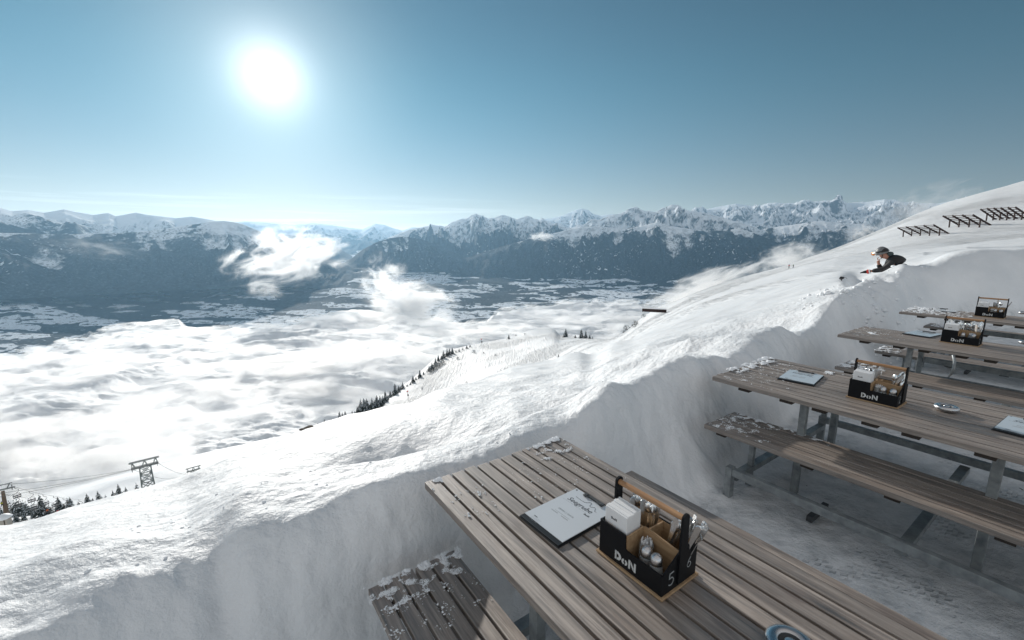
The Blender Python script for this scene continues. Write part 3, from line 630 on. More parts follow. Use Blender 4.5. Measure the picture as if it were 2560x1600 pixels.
puff(8, 1355, 592, 11500, 80, 30, 500, .008, 2, .68, 'tiny bright cloud before the jagged crest', 0, .5)
puff(9, 100, 1225, 330, 420, 130, 110, .022, 1.6, .68, 'fog drifting through the trees at the chairlift', -14, .5)
puff(10, 380, 1080, 1500, 760, 300, 400, .003, 1.3, .62, 'soft low fog on the near edge of the cloud sea', -15, .6)
puff(11, 230, 620, 9000, 420, 90, 500, .0012, 2.2, .80, 'faint veil of cloud before the wooded mountain', 8, .6)
puff(12, 900, 900, 2600, 700, 190, 500, .003, 1.4, .60, 'soft haze of cloud lying on the cloud sea', -12, .6)

# the air itself
hb = MB(); hb.box(-52000, 52000, -4000, 56000, -1480, 2050)
hz = hb.build('haze', bpy.data.materials.new('haze_air')); hz.visible_shadow = True
hm_ = hz.data.materials[0]; hm_.use_nodes = True; n_ = N(hm_); n_.t.nodes.remove(n_.p)
pv = n_.n('ShaderNodeVolumePrincipled', {'Color': (.42, .72, 1.0, 1), 'Density': 1.8e-5, 'Anisotropy': .45}); n_.t.links.new(pv.outputs[0], n_.out.inputs['Volume'])
hm_.cycles.homogeneous_volume = True; tag(hz, 'blue haze in the air', None, None, 'stuff')

# ------------------------------------------------------------------ picnic tables
RZ = math.atan2(-E1[1], -E1[0])            # local +x runs back along the table, +y across it
LT = 2.85
def slats(x0, x1, y0, y1, n, z0, z1, seed, gap=.011):
    rg = random.Random(seed); mb = MB(); p = (y1 - y0 + gap) / n
    for i in range(n):
        dx, dz = rg.uniform(-.005, .005), rg.uniform(-.0012, .0012)
        mb.box(x0 + dx, x1 + rg.uniform(-.005, .005), y0 + i * p, y0 + i * p + p - gap, z0 + dz, z1 + dz, .0028)
    return mb
BATT = (.235, .525, .725, .995, 1.185, 1.48, 1.8, 2.1, 2.45, 2.7)
def table(idx, l, c, Wt, label, nf=6):
    t = empty('picnic_table', W(l, c), RZ, label, 'table', 'slatted picnic tables with benches in a row')
    slats(0, LT, 0, Wt, 12, .718, .75, idx).build('tabletop', M['wood'], t)
    for x in BATT:
        mb = MB(); mb.box(x - .04, x + .04, .035, Wt - .035, .688, .7165, .002); mb.build('batten', M['wood_dark'], t)
    BW = .42
    xs = (.60, 1.52, 2.42)
    for side, y0 in ((0, -.30 if idx != 2 else -.235), (1, Wt + .10)):
        b = slats(.11, LT - .1, y0, y0 + BW - (.04 if idx == 1 else 0), nf, .418, .45, idx * 7 + side).build('bench_seat', M['wood'], t)
        for x in (.22, .78, 1.2, 1.62, 2.05, 2.5):
            mb = MB(); mb.box(x - .035, x + .035, y0 + .03, y0 + BW - .05, .39, .4165, .002); mb.build('batten', M['wood_dark'], b)
        yc = y0 + BW * .55
        for x in (xs[0], xs[2]):
            mb = MB(); mb.box(x - .24 - .018, x - .24 + .018, yc - .018, yc + .018, .004, .39, .003); mb.build('bench_leg', M['galv'], t)
    for x in xs:
        for y in ((.16, Wt - .2) if x != xs[1] else (.16,)):
            mb = MB(); mb.box(x - .022, x + .022, y - .022, y + .022, .004, .69, .003); mb.build('leg', M['galv'], t)
    for y, z in ((Wt - .2, .5), (.28, .37)):
        mb = MB(); mb.box(xs[0] + .03, LT - .2, y - .02, y + .02, z - .03, z + .03, .003); mb.build('rail', M['galv'], t)
    # ground frame: front and rear runners joined by cross beams
    for y in (-.27, Wt + .34):
        mb = MB(); mb.box(.37, LT - .1, y - .022, y + .022, .172, .225, .003); mb.build('rail', M['galv'], t)
        mb = MB(); mb.box(.325, .37, y - .028, y + .028, .0, .23, .003); mb.build('foot_post', M['galv'], t)
    for x in xs:
        mb = MB(); mb.box(x - .27, x - .215, -.24, Wt + .31, .12, .165, .003); mb.build('cross_beam', M['galv'], t)
    for x in (.80,):
        mb = MB(); mb.box(x, x + .035, -.16, .10, .02, .06, .003); mb.build('floor_plate', M['chair_dark'], t)
    return t
TB = {1: (1.66, .698, .785), 2: (1.785, 3.165, .955), 3: (1.83, 5.79, .825), 4: (1.93, 8.40, .825)}
TL = {1: 'nearest weathered grey picnic table, lowest in the picture', 2: 'second picnic table, with the ashtray and two menus behind the nearest one',
      3: 'third picnic table, with a curved metal hook under its front edge', 4: 'farthest picnic table, standing against the shaded snow bank'}
tables = {}
for k, (l, c, Wt) in TB.items(): tables[k] = table(k, l, c, Wt, TL[k])
for k, (x, y) in {3: (.95, -.005), 4: (.78, -.005)}.items():       # curved flat hooks hanging on the front edge
    mb = MB(); pts = [(x - .03, y + .05, .705), (x, y - .01, .712), (x + .02, y - .035, .66), (x + .022, y - .04, .60), (x + .012, y - .035, .54), (x - .005, y - .02, .50)]
    mb.tube(pts, [.008, .012, .013, .013, .012, .006], 8); mb.build('hook', M['galv'], tables[k])
def on_table(k, l, c, z=.7505):
    return W(l, c, z)

# ------------------------------------------------------------------ lettering (flat shapes, x right, y up, height 1)
def arcpoly(cx, cy, r0, r1, a0, a1, sx=1, n=12):
    p = [(cx + sx * r1 * math.cos(R(a0 + (a1 - a0) * i / n)), cy + r1 * math.sin(R(a0 + (a1 - a0) * i / n))) for i in range(n + 1)]
    q = [(cx + sx * r0 * math.cos(R(a1 + (a0 - a1) * i / n)), cy + r0 * math.sin(R(a1 + (a0 - a1) * i / n))) for i in range(n + 1)]
    return p + q
DON = [[(0, 0), (.2, 0), (.2, 1), (0, 1)], arcpoly(.27, .5, .24, .5, -90, 90, 1.15, 14),
       arcpoly(1.27, .33, .12, .33, 100, 260, 1.05), arcpoly(1.35, .33, .12, .33, -80, 80, 1.05),
       [(1.85, 0), (2.07, 0), (2.07, 1), (1.85, 1)], [(2.13, .98), (2.13, .62), (2.52, .02), (2.52, .38)], [(2.58, 0), (2.8, 0), (2.8, 1), (2.58, 1)]]
def stroke(mb, pts, wd, M_):
    for (x0, y0), (x1, y1) in zip(pts[:-1], pts[1:]):
        d = math.hypot(x1 - x0, y1 - y0) or 1; nx, ny = -(y1 - y0) / d * wd / 2, (x1 - x0) / d * wd / 2; ex, ey = (x1 - x0) / d * wd * .3, (y1 - y0) / d * wd * .3
        mb.prism([(x0 + nx - ex, y0 + ny - ey), (x0 - nx - ex, y0 - ny - ey), (x1 - nx + ex, y1 - ny + ey), (x1 + nx + ex, y1 + ny + ey)], 0, .0006, 0, M_)
def arc(cx, cy, r, a0, a1, n=10, sx=1): return [(cx + sx * r * math.cos(R(a0 + (a1 - a0) * i / n)), cy + r * math.sin(R(a0 + (a1 - a0) * i / n))) for i in range(n + 1)]
DIG = {'5': [(.55, 1), (.12, .98), (.08, .58)] + arc(.28, .32, .3, 110, -140, 12), '6': [(.5, .98), (.25, .75), (.06, .4)] + arc(.3, .28, .26, 170, 530, 16),
       '2': arc(.28, .74, .24, 160, -30, 10) + [(.02, 0), (.56, 0)], '1': [(.05, .75), (.3, 1), (.3, 0)], '8': arc(.3, .75, .22, -90, 270, 14) + arc(.3, .27, .26, 90, 450, 14)}
def text_mesh(body, size, shear=0.0, ext=.0003, name='lettering'):
    cu = bpy.data.curves.new(name, 'FONT'); cu.body = body; cu.size = size; cu.shear = shear; cu.extrude = ext; cu.resolution_u = 3
    o = bpy.data.objects.new(name, cu); COL.objects.link(o); dg = bpy.context.evaluated_depsgraph_get()
    me = bpy.data.meshes.new_from_object(o.evaluated_get(dg)); me.name = name
    bpy.data.objects.remove(o); bpy.data.curves.remove(cu); me.materials.clear(); return me

# ------------------------------------------------------------------ table caddies with their cutlery
def caddy(label, pos, digits, sc=1.0, rz=0.0):
    t = empty('table_caddy', pos, RZ + rz, label, 'caddy', 'black and plywood cutlery caddies on the tables', sc)
    D, X = .172, .25
    mb = MB(); mb.box(-.008, X + .008, -.008, D + .008, 0, .007, .0015); mb.build('base_board', M['ply'], t)
    mb = MB(); th = .005
    # front panel steps down from the tall napkin bay to the low shaker bay
    fr = [(0, .007), (X, .007), (X, .075), (.115, .075), (.11, .078), (.108, .125), (0, .125)]
    def pan(poly, y0, y1, mi=0):    # polygon in x,z
        n = len(poly); vs = [(x, y0, z) for x, z in poly] + [(x, y1, z) for x, z in poly]
        mb.add(vs, [tuple(range(n)), tuple(range(n, 2 * n))[::-1]] + [(i, n + i, n + (i + 1) % n, (i + 1) % n) for i in range(n)], mi)
    def panx(poly, x0, x1, mi=0):   # polygon in y,z
        n = len(poly); vs = [(x0, y, z) for y, z in poly] + [(x1, y, z) for y, z in poly]
        mb.add(vs, [tuple(range(n))[::-1], tuple(range(n, 2 * n))] + [(i, (i + 1) % n, n + (i + 1) % n, n + i) for i in range(n)], mi)
    pan(fr, 0, th); pan([(0, .007), (X, .007), (X, .125), (0, .125)], D - th, D)
    panx([(th, .007), (D - th, .007), (D - th, .125), (th, .125)], 0, th)
    panx([(th, .007), (D - th, .007), (D - th, .125), (.085, .125), (th, .078)], X - th, X)
    mb.build('box_panel', M['black'], t)
    mb = MB()                                                  # plywood lining and dividers
    pan([(th, .007), (X - th, .007), (X - th, .118), (.135, .128), (.115, .128), (.112, .123), (th, .123)], .083, .088)
    panx([(th, .007), (.083, .007), (.083, .126), (th, .121)], .108, .113)
    panx([(.088, .007), (D - th, .007), (D - th, .121), (.088, .123)], .125, .130)
    pan([(th, .008), (.108, .008), (.108, .122), (th, .122)], th, th + .002); pan([(.113, .008), (X - th, .008), (X - th, .072), (.113, .072)], th, th + .002)
    pan([(th, .008), (X - th, .008), (X - th, .122), (th, .122)], D - th - .002, D - th)
    panx([(.09, .008), (D - th - .002, .008), (D - th - .002, .122), (.09, .122)], X - th - .002, X - th)
    mb.build('divider', M['ply'], t)
    for x0 in (-.007, X):
        mb = MB(); yc = D / 2 + .004; poly = [(yc - .02, .02), (yc + .02, .02), (yc + .016, .235)] + [(yc + .016 * math.cos(R(a)), .235 + .013 * math.sin(R(a))) for a in range(15, 180, 15)] + [(yc - .016, .235)]
        panx_ = poly; n = len(poly); vs = [(x0, y, z) for y, z in poly] + [(x0 + .007, y, z) for y, z in poly]
        mb.add(vs, [tuple(range(n))[::-1], tuple(range(n, 2 * n))] + [(i, (i + 1) % n, n + (i + 1) % n, n + i) for i in range(n)]); mb.build('side_post', M['black'], t)
    mb = MB(); mb.tube([(0, D / 2 + .004, .230), (X, D / 2 + .004, .230)], .0095, 14); mb.build('handle', M['rod'], t)
    mb = MB(); h = .030
    Mx = Matrix.Translation((.07, -.0006, .022)) @ Matrix.Rotation(R(90), 4, 'X') @ Matrix.Scale(h, 4)
    for p in DON: mb.prism(p, -.01, .02, 0, Mx)
    mb.build('lettering', M['stencil'], t)
    for dg_, y0, z0, hh in ((digits[0], .03, .028, .042), (digits[1], .122, .048, .034)):
        mb = MB(); Mx = Matrix.Translation((X + .0003, y0, z0)) @ Matrix(((0, 0, 1, 0), (1, 0, 0, 0), (0, 1, 0, 0), (0, 0, 0, 1))) @ Matrix.Diagonal((hh, hh, 1, 1))
        stroke(mb, DIG[dg_], .07, Mx); mb.build('table_number', M['chalk'], t)
    return t
def local(t, p):
    sc = t.scale[0]; return Matrix.Translation(t.location) @ Matrix.Rotation(t.rotation_euler[2], 4, 'Z') @ Matrix.Scale(sc, 4) @ Vector(p)
def cutlery_mesh(kind):
    mb = MB(); 
    def plate(prof, y=.0012):       # outline half widths along z
        L = [(-w_, z) for z, w_ in prof] + [(w_, z) for z, w_ in prof[::-1]]; n = len(L)
        vs = [(x, -y, z) for x, z in L] + [(x, y, z) for x, z in L]
        mb.add(vs, [tuple(range(n)), tuple(range(n, 2 * n))[::-1]] + [(i, n + i, n + (i + 1) % n, (i + 1) % n) for i in range(n)])
    hd = [(0, .005), (.004, .009), (.03, .0085), (.07, .0055), (.115, .003)]
    if kind == 'spoon':
        plate(hd + [(.135, .003)])
        mb.lathe([(.0005, -.022), (.010, -.017), (.0165, -.004), (.0165, .008), (.010, .019), (.0005, .023)], 12, 0, Matrix.Translation((0, 0, .155)) @ Matrix.Diagonal((1, .3, 1, 1)))
    elif kind == 'fork':
        plate(hd + [(.132, .004), (.142, .011), (.152, .0125)])
        for i in range(4): mb.box(-.012 + i * .0068, -.0085 + i * .0068, -.001, .001, .15, .195)
    else:
        plate(hd[:4] + [(.105, .007), (.11, .009), (.17, .010), (.195, .008), (.21, .002)])
    return mb.mesh(kind)
CM = {k: cutlery_mesh(k) for k in ('spoon', 'fork', 'knife')}
CW = {1: 'the caddy on the nearest table', 2: 'the caddy on the second table', 3: 'the caddy on the third table', 4: 'the caddy on the farthest table'}
def cutlery(t, idx, spec):
    rg = random.Random(idx * 5)
    for kind, x, y, upside, lean in spec:
        o = link(kind, CM[kind], M['steel']); p = local(t, (x, y, .012))
        o.location = p; ax, ay = lean
        rot = Matrix.Rotation(t.rotation_euler[2], 4, 'Z') @ Matrix.Rotation(R(ay), 4, 'X') @ Matrix.Rotation(R(ax), 4, 'Y') @ Matrix.Rotation(R(rg.uniform(-60, 60)), 4, 'Z')
        if upside:       # handle up: flip it so the head stands in the box
            rot = rot @ Matrix.Rotation(R(180), 4, 'X'); o.location = p + (rot @ Vector((0, 0, -1))) * .19
        o.rotation_euler = rot.to_euler(); o.scale = (t.scale[0],) * 3
        tag(o, f'polished steel {kind} standing {"handle up" if upside else "head up"} in {CW[idx]}', 'cutlery', f'{kind}s in {CW[idx]}')
def napkins(t, idx, lab, n=1):
    mb = MB(); rg = random.Random(idx)
    for i in range(11):
        y = .012 + i * .0062; k = rg.uniform(-.002, .002)
        mb.box(.010, .102, y, y + .0056, .012, .178 + k + (.004 if i > 5 else 0), .0018)
    o = mb.build('napkin_stack', M['paper']); o.matrix_world = Matrix.Translation(t.location) @ Matrix.Rotation(t.rotation_euler[2], 4, 'Z') @ Matrix.Scale(t.scale[0], 4)
    tag(o, lab, 'napkins', 'white napkin stacks in the caddies')
    mb = MB(); Mx = Matrix.Translation((.036, .0118, .142)) @ Matrix.Rotation(R(90), 4, 'X') @ Matrix.Scale(.0085, 4)
    for p in DON: mb.prism(p, -.01, .06, 0, Mx)
    mb.build('lettering', M['ink'], o)
def shaker(t, x, y, fill, name, lab, grp):
    e = empty(name, local(t, (x, y, .008)), t.rotation_euler[2], lab, 'shaker', grp, t.scale[0] * 1.3)
    mb = MB(); mb.lathe([(.0001, 0), (.016, 0), (.0175, .004), (.0165, .03), (.014, .052), (.012, .056), (.0001, .056)], 16); mb.build('glass_jar', M['glass'], e)
    mb = MB(); mb.lathe([(.0001, .003), (.0145, .004), (.014, .036), (.0001, .038)], 14); mb.build('filling', M[fill], e)
    mb = MB(); mb.lathe([(.0135, .052), (.0145, .056), (.0145, .066), (.012, .073), (.006, .078), (.0001, .079)], 16); mb.build('cap', M['brushed'], e)
def picks(t, x, y, lab):
    e = empty('toothpick_holder', local(t, (x, y, .008)), t.rotation_euler[2], lab, 'holder', 'toothpick holders in the caddies', t.scale[0] * 1.25)
    mb = MB(); mb.lathe([(.0001, 0), (.017, 0), (.0175, .003), (.0175, .07), (.0165, .07), (.0165, .004), (.0001, .004)], 18); mb.build('glass_tube', M['glass'], e)
    mb = MB(); rg = random.Random(3)
    for i in range(26):
        a, r_ = rg.uniform(0, 6.28), .014 * math.sqrt(rg.random()); mb.tube([(r_ * math.cos(a) * .9, r_ * math.sin(a) * .9, .005), (r_ * math.cos(a + .3), r_ * math.sin(a + .3), .078 + rg.uniform(-.003, .006))], .0014, 5)
    mb.build('wrapped_toothpicks', M['paper'], e)

cad = {1: caddy('plywood cutlery caddy on the nearest table, numbered 5 and 6', on_table(1, .915, 1.008), '56'),
       2: caddy('plywood cutlery caddy on the second table, beside the steel ashtray', on_table(2, 1.0, 3.49), '21', 1.04),
       3: caddy('plywood cutlery caddy crammed with cutlery on the third table', on_table(3, 1.066, 6.229), '28', 1.1),
       4: caddy('plywood cutlery caddy on the farthest table', on_table(4, 1.205, 8.76), '81', 1.1)}
napkins(cad[1], 1, 'stack of printed white napkins in the nearest caddy, number 5'); napkins(cad[2], 2, 'stack of white napkins in the caddy beside the ashtray on the second table')
napkins(cad[3], 3, 'stack of white napkins in the caddy crammed with cutlery on the third table'); napkins(cad[4], 4, 'stack of white napkins in the caddy on the farthest table')
def rand_spec(seed, n, x0, x1, kinds, lx=(-6, 14), ly=(-4, 6), up=.5, y0=.105, y1=.15):
    rg = random.Random(seed)
    return [(rg.choice(kinds), rg.uniform(x0, x1), rg.uniform(y0, y1), rg.random() < up, (rg.uniform(*lx), rg.uniform(*ly))) for _ in range(n)]
cutlery(cad[1], 1, rand_spec(1, 4, .03, .055, ['knife', 'spoon'], (-2, 4)) + rand_spec(2, 5, .06, .11, ['fork', 'spoon'], (0, 9)) + rand_spec(3, 8, .14, .17, ['spoon', 'fork'], (10, 22), (-10, -2)) + rand_spec(4, 7, .19, .225, ['fork', 'spoon'], (8, 20), (-14, -6)))
cutlery(cad[2], 2, rand_spec(5, 2, .03, .05, ['knife', 'spoon'], (-2, 4)) + rand_spec(6, 5, .07, .11, ['spoon', 'fork'], (-4, 6)) + rand_spec(7, 8, .14, .165, ['spoon', 'knife'], (14, 30)) + rand_spec(8, 3, .20, .225, ['fork', 'spoon'], (6, 16), (-10, -2)))
cutlery(cad[3], 3, rand_spec(9, 9, .02, .11, ['fork', 'spoon'], (-8, 8), up=.2) + rand_spec(10, 16, .135, .23, ['spoon', 'knife', 'fork'], (-14, 16), up=.3))
cutlery(cad[4], 4, rand_spec(11, 4, .02, .10, ['fork', 'spoon'], (-10, 0), up=.7) + rand_spec(12, 7, .135, .19, ['spoon', 'knife'], (-12, 14)) + [('knife', .20, .13, False, (22, 0))])
SH = [(1, .165, .035, 'pepper', .205, .03, 'salt', .145, .06, 'nearest table'), (2, .165, .04, 'pepper', .215, .035, 'salt', .138, .055, 'second table'), (3, .165, .045, 'pepper', .135, .04, 'salt', .19, .055, 'third table'), (4, .165, .04, 'pepper', .215, .035, 'salt', .138, .055, 'farthest table')]
for k, px_, py_, f1, sx_, sy_, f2, tx_, ty_, nm in SH:
    shaker(cad[k], px_ + (.04 if k == 3 else 0), py_, 'pepper', 'pepper_shaker', f'brown pepper shaker in the caddy on the {nm}', 'pepper shakers in the caddies')
    shaker(cad[k], sx_, sy_, 'salt', 'salt_shaker', f'white salt shaker with steel cap in the caddy on the {nm}', 'salt shakers in the caddies')
    picks(cad[k], tx_, ty_, f'glass of paper wrapped toothpicks in the caddy on the {nm}')

# ------------------------------------------------------------------ menus on clipboards
def clipboard(pos, rz, label, sc=1.0):
    t = empty('menu_clipboard', pos, RZ + rz, label, 'clipboard', 'menu clipboards on the tables', sc)
    mb = MB(); mb.box(0, .222, 0, .312, 0, .004, .0015); mb.box(.004, .218, .004, .308, .0042, .009, .001); mb.build('board', M['board'], t)
    mb = MB(); mb.box(.006, .216, .026, .309, .0092, .0112, .0004); mb.build('menu_sheet', M['sheet'], t)
    mb = MB(); mb.box(.062, .158, .296, .313, .0112, .0145, .001); mb.tube([(.066, .303, .014), (.066, .290, .019), (.074, .287, .018), (.09, .297, .017), (.13, .297, .017), (.147, .287, .018), (.155, .29, .019), (.155, .303, .014)], .0022, 7)
    mb.box(.060, .076, .290, .310, .0112, .018, .002); mb.box(.146, .162, .290, .310, .0112, .018, .002); mb.build('clip', M['chair_dark'], t)
    mb = MB(); mb.lathe([(.0001, .0004), (.004, .0003), (.0042, 0)], 12, 0, Matrix.Translation((.017, .299, .0113))); mb.build('eyelet', M['ink'], t)
    z = .01135
    o = link('lettering', text_mesh('Seegrube', .034, .25), M['ink'], t); o.location = (.036, .222, z)
    mb = MB(); Mx = Matrix.Translation((0, 0, z))
    stroke(mb, [(.05, .262), (.085, .259), (.103, .262), (.112, .274), (.118, .279), (.123, .276), (.128, .258), (.135, .256), (.148, .266), (.156, .262), (.162, .249), (.172, .247)], .0011, Mx)
    for p in DON: mb.prism(p, 0, .05, 0, Matrix.Translation((.150, .200, z)) @ Matrix.Scale(.0085, 4))
    mb.box(.04, .058, .045, .048, z, z + .0004); mb.build('logo', M['ink'], t)
    o = link('lettering', text_mesh('SPEISEN  |  KARTE', .0105, 0), M['ink_grey'], t); o.location = (.060, .150, z)
    mb = MB(); mb.box(.06, .14, .134, .1348, z, z + .0004); mb.box(.05, .085, .1235, .1275, z, z + .0004); mb.box(.105, .14, .1235, .1275, z, z + .0004)
    for i in range(5): mb.box(.04, .088 - .005 * (i % 3), .040 - i * .005, .0405 - i * .005, z, z + .0003)
    mb.box(.022, .15, .213, .2134, z, z + .0003); mb.build('fine_print', M['ink_grey'], t)
    return t
# origin is the lower left corner of the board as one reads it
clipboard(on_table(1, 1.226, .892), R(2), 'menu clipboard lying beside the caddy on the nearest table')
clipboard(on_table(2, 1.456, 3.50), R(9), 'menu clipboard between the snowy end and the caddy of the second table', 1.08)
clipboard(on_table(2, .335, 3.522), R(-3), 'menu clipboard past the ashtray at the right end of the second table', 1.12)
clipboard(on_table(3, 1.42, 6.40), R(-8), 'menu clipboard lying on the third table', 1.1)
clipboard(on_table(4, 1.63, 8.85), R(17), 'menu clipboard lying on the farthest table', 1.1)

# ------------------------------------------------------------------ ashtrays
def ashtray(l, c, k, label):
    e = empty('ashtray', on_table(k, l, c), 0, label, 'ashtray', 'round steel ashtrays on the tables', .76)
    mb = MB(); mb.lathe([(.0001, 0), (.045, 0), (.066, .008), (.078, .022), (.080, .032), (.074, .043), (.060, .049), (.045, .047), (.040, .042)], 36); mb.build('bowl', M['brushed'], e)
    mb = MB(); mb.lathe([(.040, .042), (.037, .03), (.02, .026), (.0001, .026)], 28); mb.build('inner_cup', M['chair_dark'], e)
    mb = MB(); mb.lathe([(.0001, .0465), (.018, .046), (.021, .043), (.02, .04)], 20); mb.tube([(0, 0, .028), (0, 0, .046)], .006, 8); mb.build('lid_knob', M['brushed'], e)
ashtray(.367, 1.135, 1, 'round steel ashtray cut by the bottom edge, on the nearest table')
ashtray(.551, 3.70, 2, 'round steel ashtray beside the caddy on the second table')
ashtray(.53, 6.80, 3, 'round steel ashtray at the right edge on the third table')
ashtray(.83, 9.60 - .02, 4, 'round steel ashtray beside the caddy on the farthest table')

# ------------------------------------------------------------------ snow lying on the tables and benches (crumbs nobody could count)
def crumbs(name, spots, label, seed):
    rg = random.Random(seed); vs, fs = [], []
    oc = [(1, 0, 0), (0, 1, 0), (-1, 0, 0), (0, -1, 0), (.7, .7, .5), (-.7, .7, .5), (-.7, -.7, .5), (.7, -.7, .5), (0, 0, .9)]
    tf = [(0, 1, 4), (1, 2, 5), (2, 3, 6), (3, 0, 7), (0, 4, 8), (4, 1, 8), (1, 5, 8), (5, 2, 8), (2, 6, 8), (6, 3, 8), (3, 7, 8), (7, 0, 8)]
    for (l0, l1, c0, c1, z, n, smin, smax, dens) in spots:
        L_ = rng.uniform(l0, l1, n * 14); C_ = rng.uniform(c0, c1, n * 14)
        f = fbm(L_ * 16 + seed * 3, C_ * 16, 3, seed) + .5 * np.clip((L_ - l0) / (l1 - l0), 0, 1) - (.35 if dens == 1 else -.2)
        for l, c, q in zip(L_, C_, f):
            if q < 0: continue
            s_ = (smin + (smax - smin) * rg.random() ** 3) * (.35 + min(q, .6)) * .8
            p = W(l, c, z); k = len(vs); a = rg.uniform(0, 6.28); ca_, sa_ = math.cos(a) * s_, math.sin(a) * s_; e = rg.uniform(.8, 1.7); hh = s_ * rg.uniform(.8, 1.4)
            for x, y, w_ in oc:
                x *= e * rg.uniform(.8, 1.2); y *= rg.uniform(.8, 1.2); vs.append((p.x + x * ca_ - y * sa_, p.y + x * sa_ + y * ca_, p.z + w_ * hh))
            fs += [tuple(i_ + k for i_ in t) for t in tf]
    mb = MB(); mb.v = vs; mb.f = fs; mb.m = [0] * len(fs); mb.sm = [False] * len(fs)
    return tag(mb.build(name, M['snow']), label, None, None, 'stuff')
crumbs('loose_snow', [(1.50, 1.66, 1.25, 1.48, .752, 260, .001, .006, 1), (1.15, 1.55, 1.0, 1.45, .752, 60, .001, .006, 1), (1.60, 1.665, 1.30, 1.47, .753, 60, .004, .012, 1),
    (1.56, 1.655, .70, .765, .752, 70, .004, .012, 1), (1.30, 1.5, .72, .9, .752, 10, .003, .009, 1)], 'loose snow crumbs on the nearest table', 1)
crumbs('loose_snow', [(1.40, 1.56, .38, .77, .452, 900, .0012, .006, 1), (1.47, 1.56, .38, .80, .453, 160, .003, .010, 1), (1.2, 1.42, .38, .77, .452, 60, .002, .007, 1)], 'snow crumbs on the near bench of the nearest table', 2)
crumbs('loose_snow', [(1.70, 1.80, 3.42, 4.1, .755, 330, .006, .022, 1), (1.55, 1.72, 3.2, 4.05, .752, 260, .001, .006, 1), (1.3, 1.6, 3.2, 4.05, .752, 60, .002, .007, 1), (1.2, 1.32, 3.95, 4.05, .752, 30, .004, .012, 1)], 'ridge of snow on the end of the second table', 3)
crumbs('loose_snow', [(1.25, 1.66, 2.95, 3.33, .452, 420, .0015, .007, 1), (1.0, 1.62, 3.28, 3.34, .453, 300, .002, .009, 1)], 'snow crumbs on the near bench of the second table', 4)
crumbs('loose_snow', [(1.3, 1.82, 5.85, 6.6, .752, 90, .002, .007, 1), (1.55, 1.66, 6.1, 6.3, .752, 60, .006, .018, 1), (1.35, 1.72, 5.5, 5.9, .452, 260, .005, .017, 1), (1.5, 1.72, 6.72, 7.1, .452, 160, .006, .016, 1)], 'snow crumbs on the third table and its benches', 5)
crumbs('loose_snow', [(1.2, 1.92, 8.45, 9.2, .752, 420, .005, .016, 1), (1.5, 1.93, 8.8, 9.2, .755, 160, .01, .026, 1), (1.2, 1.75, 9.35, 9.7, .452, 160, .006, .02, 1)], 'snow crumbs on the farthest table and bench', 6)

# chunks thrown up on the bank top
mb = MB(); rg = random.Random(9)
for _ in range(620):
    q = rg.random()
    if q < .6: px, py = rg.uniform(1980, 2290), rg.uniform(675, 760); r_ = rg.uniform(8.5, 14)
    else: px, py = rg.uniform(100, 2000), 0; r_ = None
    a = azel(px, 900)[0]
    if r_ is None: r_ = float(at(crest, [a])[0][0]) * rg.uniform(1.0, 1.5)
    s_ = (.008 + .05 * rg.random() ** 5) if q < .6 else (.002 + .008 * rg.random() ** 4)
    p = Vector((math.sin(a) * r_, math.cos(a) * r_, float(ground_z(a, r_)[0]) + s_ * .2)); bm = bmesh.new(); bmesh.ops.create_icosphere(bm, subdivisions=1, radius=s_)
    k3 = [rg.uniform(.7, 1.5) for _ in range(3)]
    vs = [(v.co.x * k3[0] * rg.uniform(.8, 1.2) + p.x, v.co.y * k3[1] * rg.uniform(.8, 1.2) + p.y, v.co.z * k3[2] * .7 * rg.uniform(.8, 1.2) + p.z) for v in bm.verts]
    mb.add(vs, [[v.index for v in f.verts] for f in bm.faces], 0, True); bm.free()
tag(mb.build('snow_chunks', M['snow']), 'crumbled snow chunks on top of the bank', None, None, 'stuff')

# ------------------------------------------------------------------ the person leaning on the bank, and far skiers
M['skin'] = mat('skin', (.42, .2, .14), .5); M['jacket'] = mat('black_shell_jacket', (.006, .006, .008), .5)
M['trousers'] = mat('dark_ski_trousers', (.02, .022, .03), .7); M['helmet'] = mat('grey_helmet', (.16, .165, .17), .45); M['blackp'] = mat('black_plastic', (.01, .01, .012), .35)
M['lens'] = mat('orange_goggle_lens', (.75, .30, .10), .12, .6); M['white_p'] = mat('white_plastic', (.7, .7, .7), .4); M['hood'] = mat('grey_hood_lining', (.05, .07, .075), .8)
M['red'] = mat('red_fabric', (.6, .04, .03), .6); M['green'] = mat('green_fabric', (.05, .22, .06), .6); M['orange'] = mat('orange_fabric', (.65, .15, .05), .6); M['yellow'] = mat('yellow_fabric', (.5, .5, .05), .6)
def skin_body(name, chains, mats, parent, sub=2):
    """one continuous surface grown over a skeleton: chains of (point, radius), sharing points by index"""
    me = bpy.data.meshes.new(name); V, E_, Rr = [], [], []
    ref = {}
    for ch in chains:
        prev = None
        for key, p, r_ in ch:
            if key in ref: i = ref[key]
            else: i = len(V); V.append(p); Rr.append(r_); ref[key] = i
            if prev is not None: E_.append((prev, i))
            prev = i
    me.from_pydata(V, E_, []); o = bpy.data.objects.new(name, me); COL.objects.link(o)
    o.modifiers.new('skin', 'SKIN').use_smooth_shade = True; s_ = o.modifiers.new('sub', 'SUBSURF'); s_.levels = s_.render_levels = sub
    for i, r_ in enumerate(Rr):
        sv = me.skin_vertices[0].data[i]; sv.radius = (r_, r_) if not isinstance(r_, tuple) else r_
    me.skin_vertices[0].data[0].use_root = True
    dg = bpy.context.evaluated_depsgraph_get(); m2 = bpy.data.meshes.new_from_object(o.evaluated_get(dg)); m2.name = name
    bpy.data.objects.remove(o); m2.materials.clear(); 
    for p in m2.polygons: p.use_smooth = True
    return link(name, m2, mats, parent)
PA, _ = azel(2238, 672); PR = 13.95
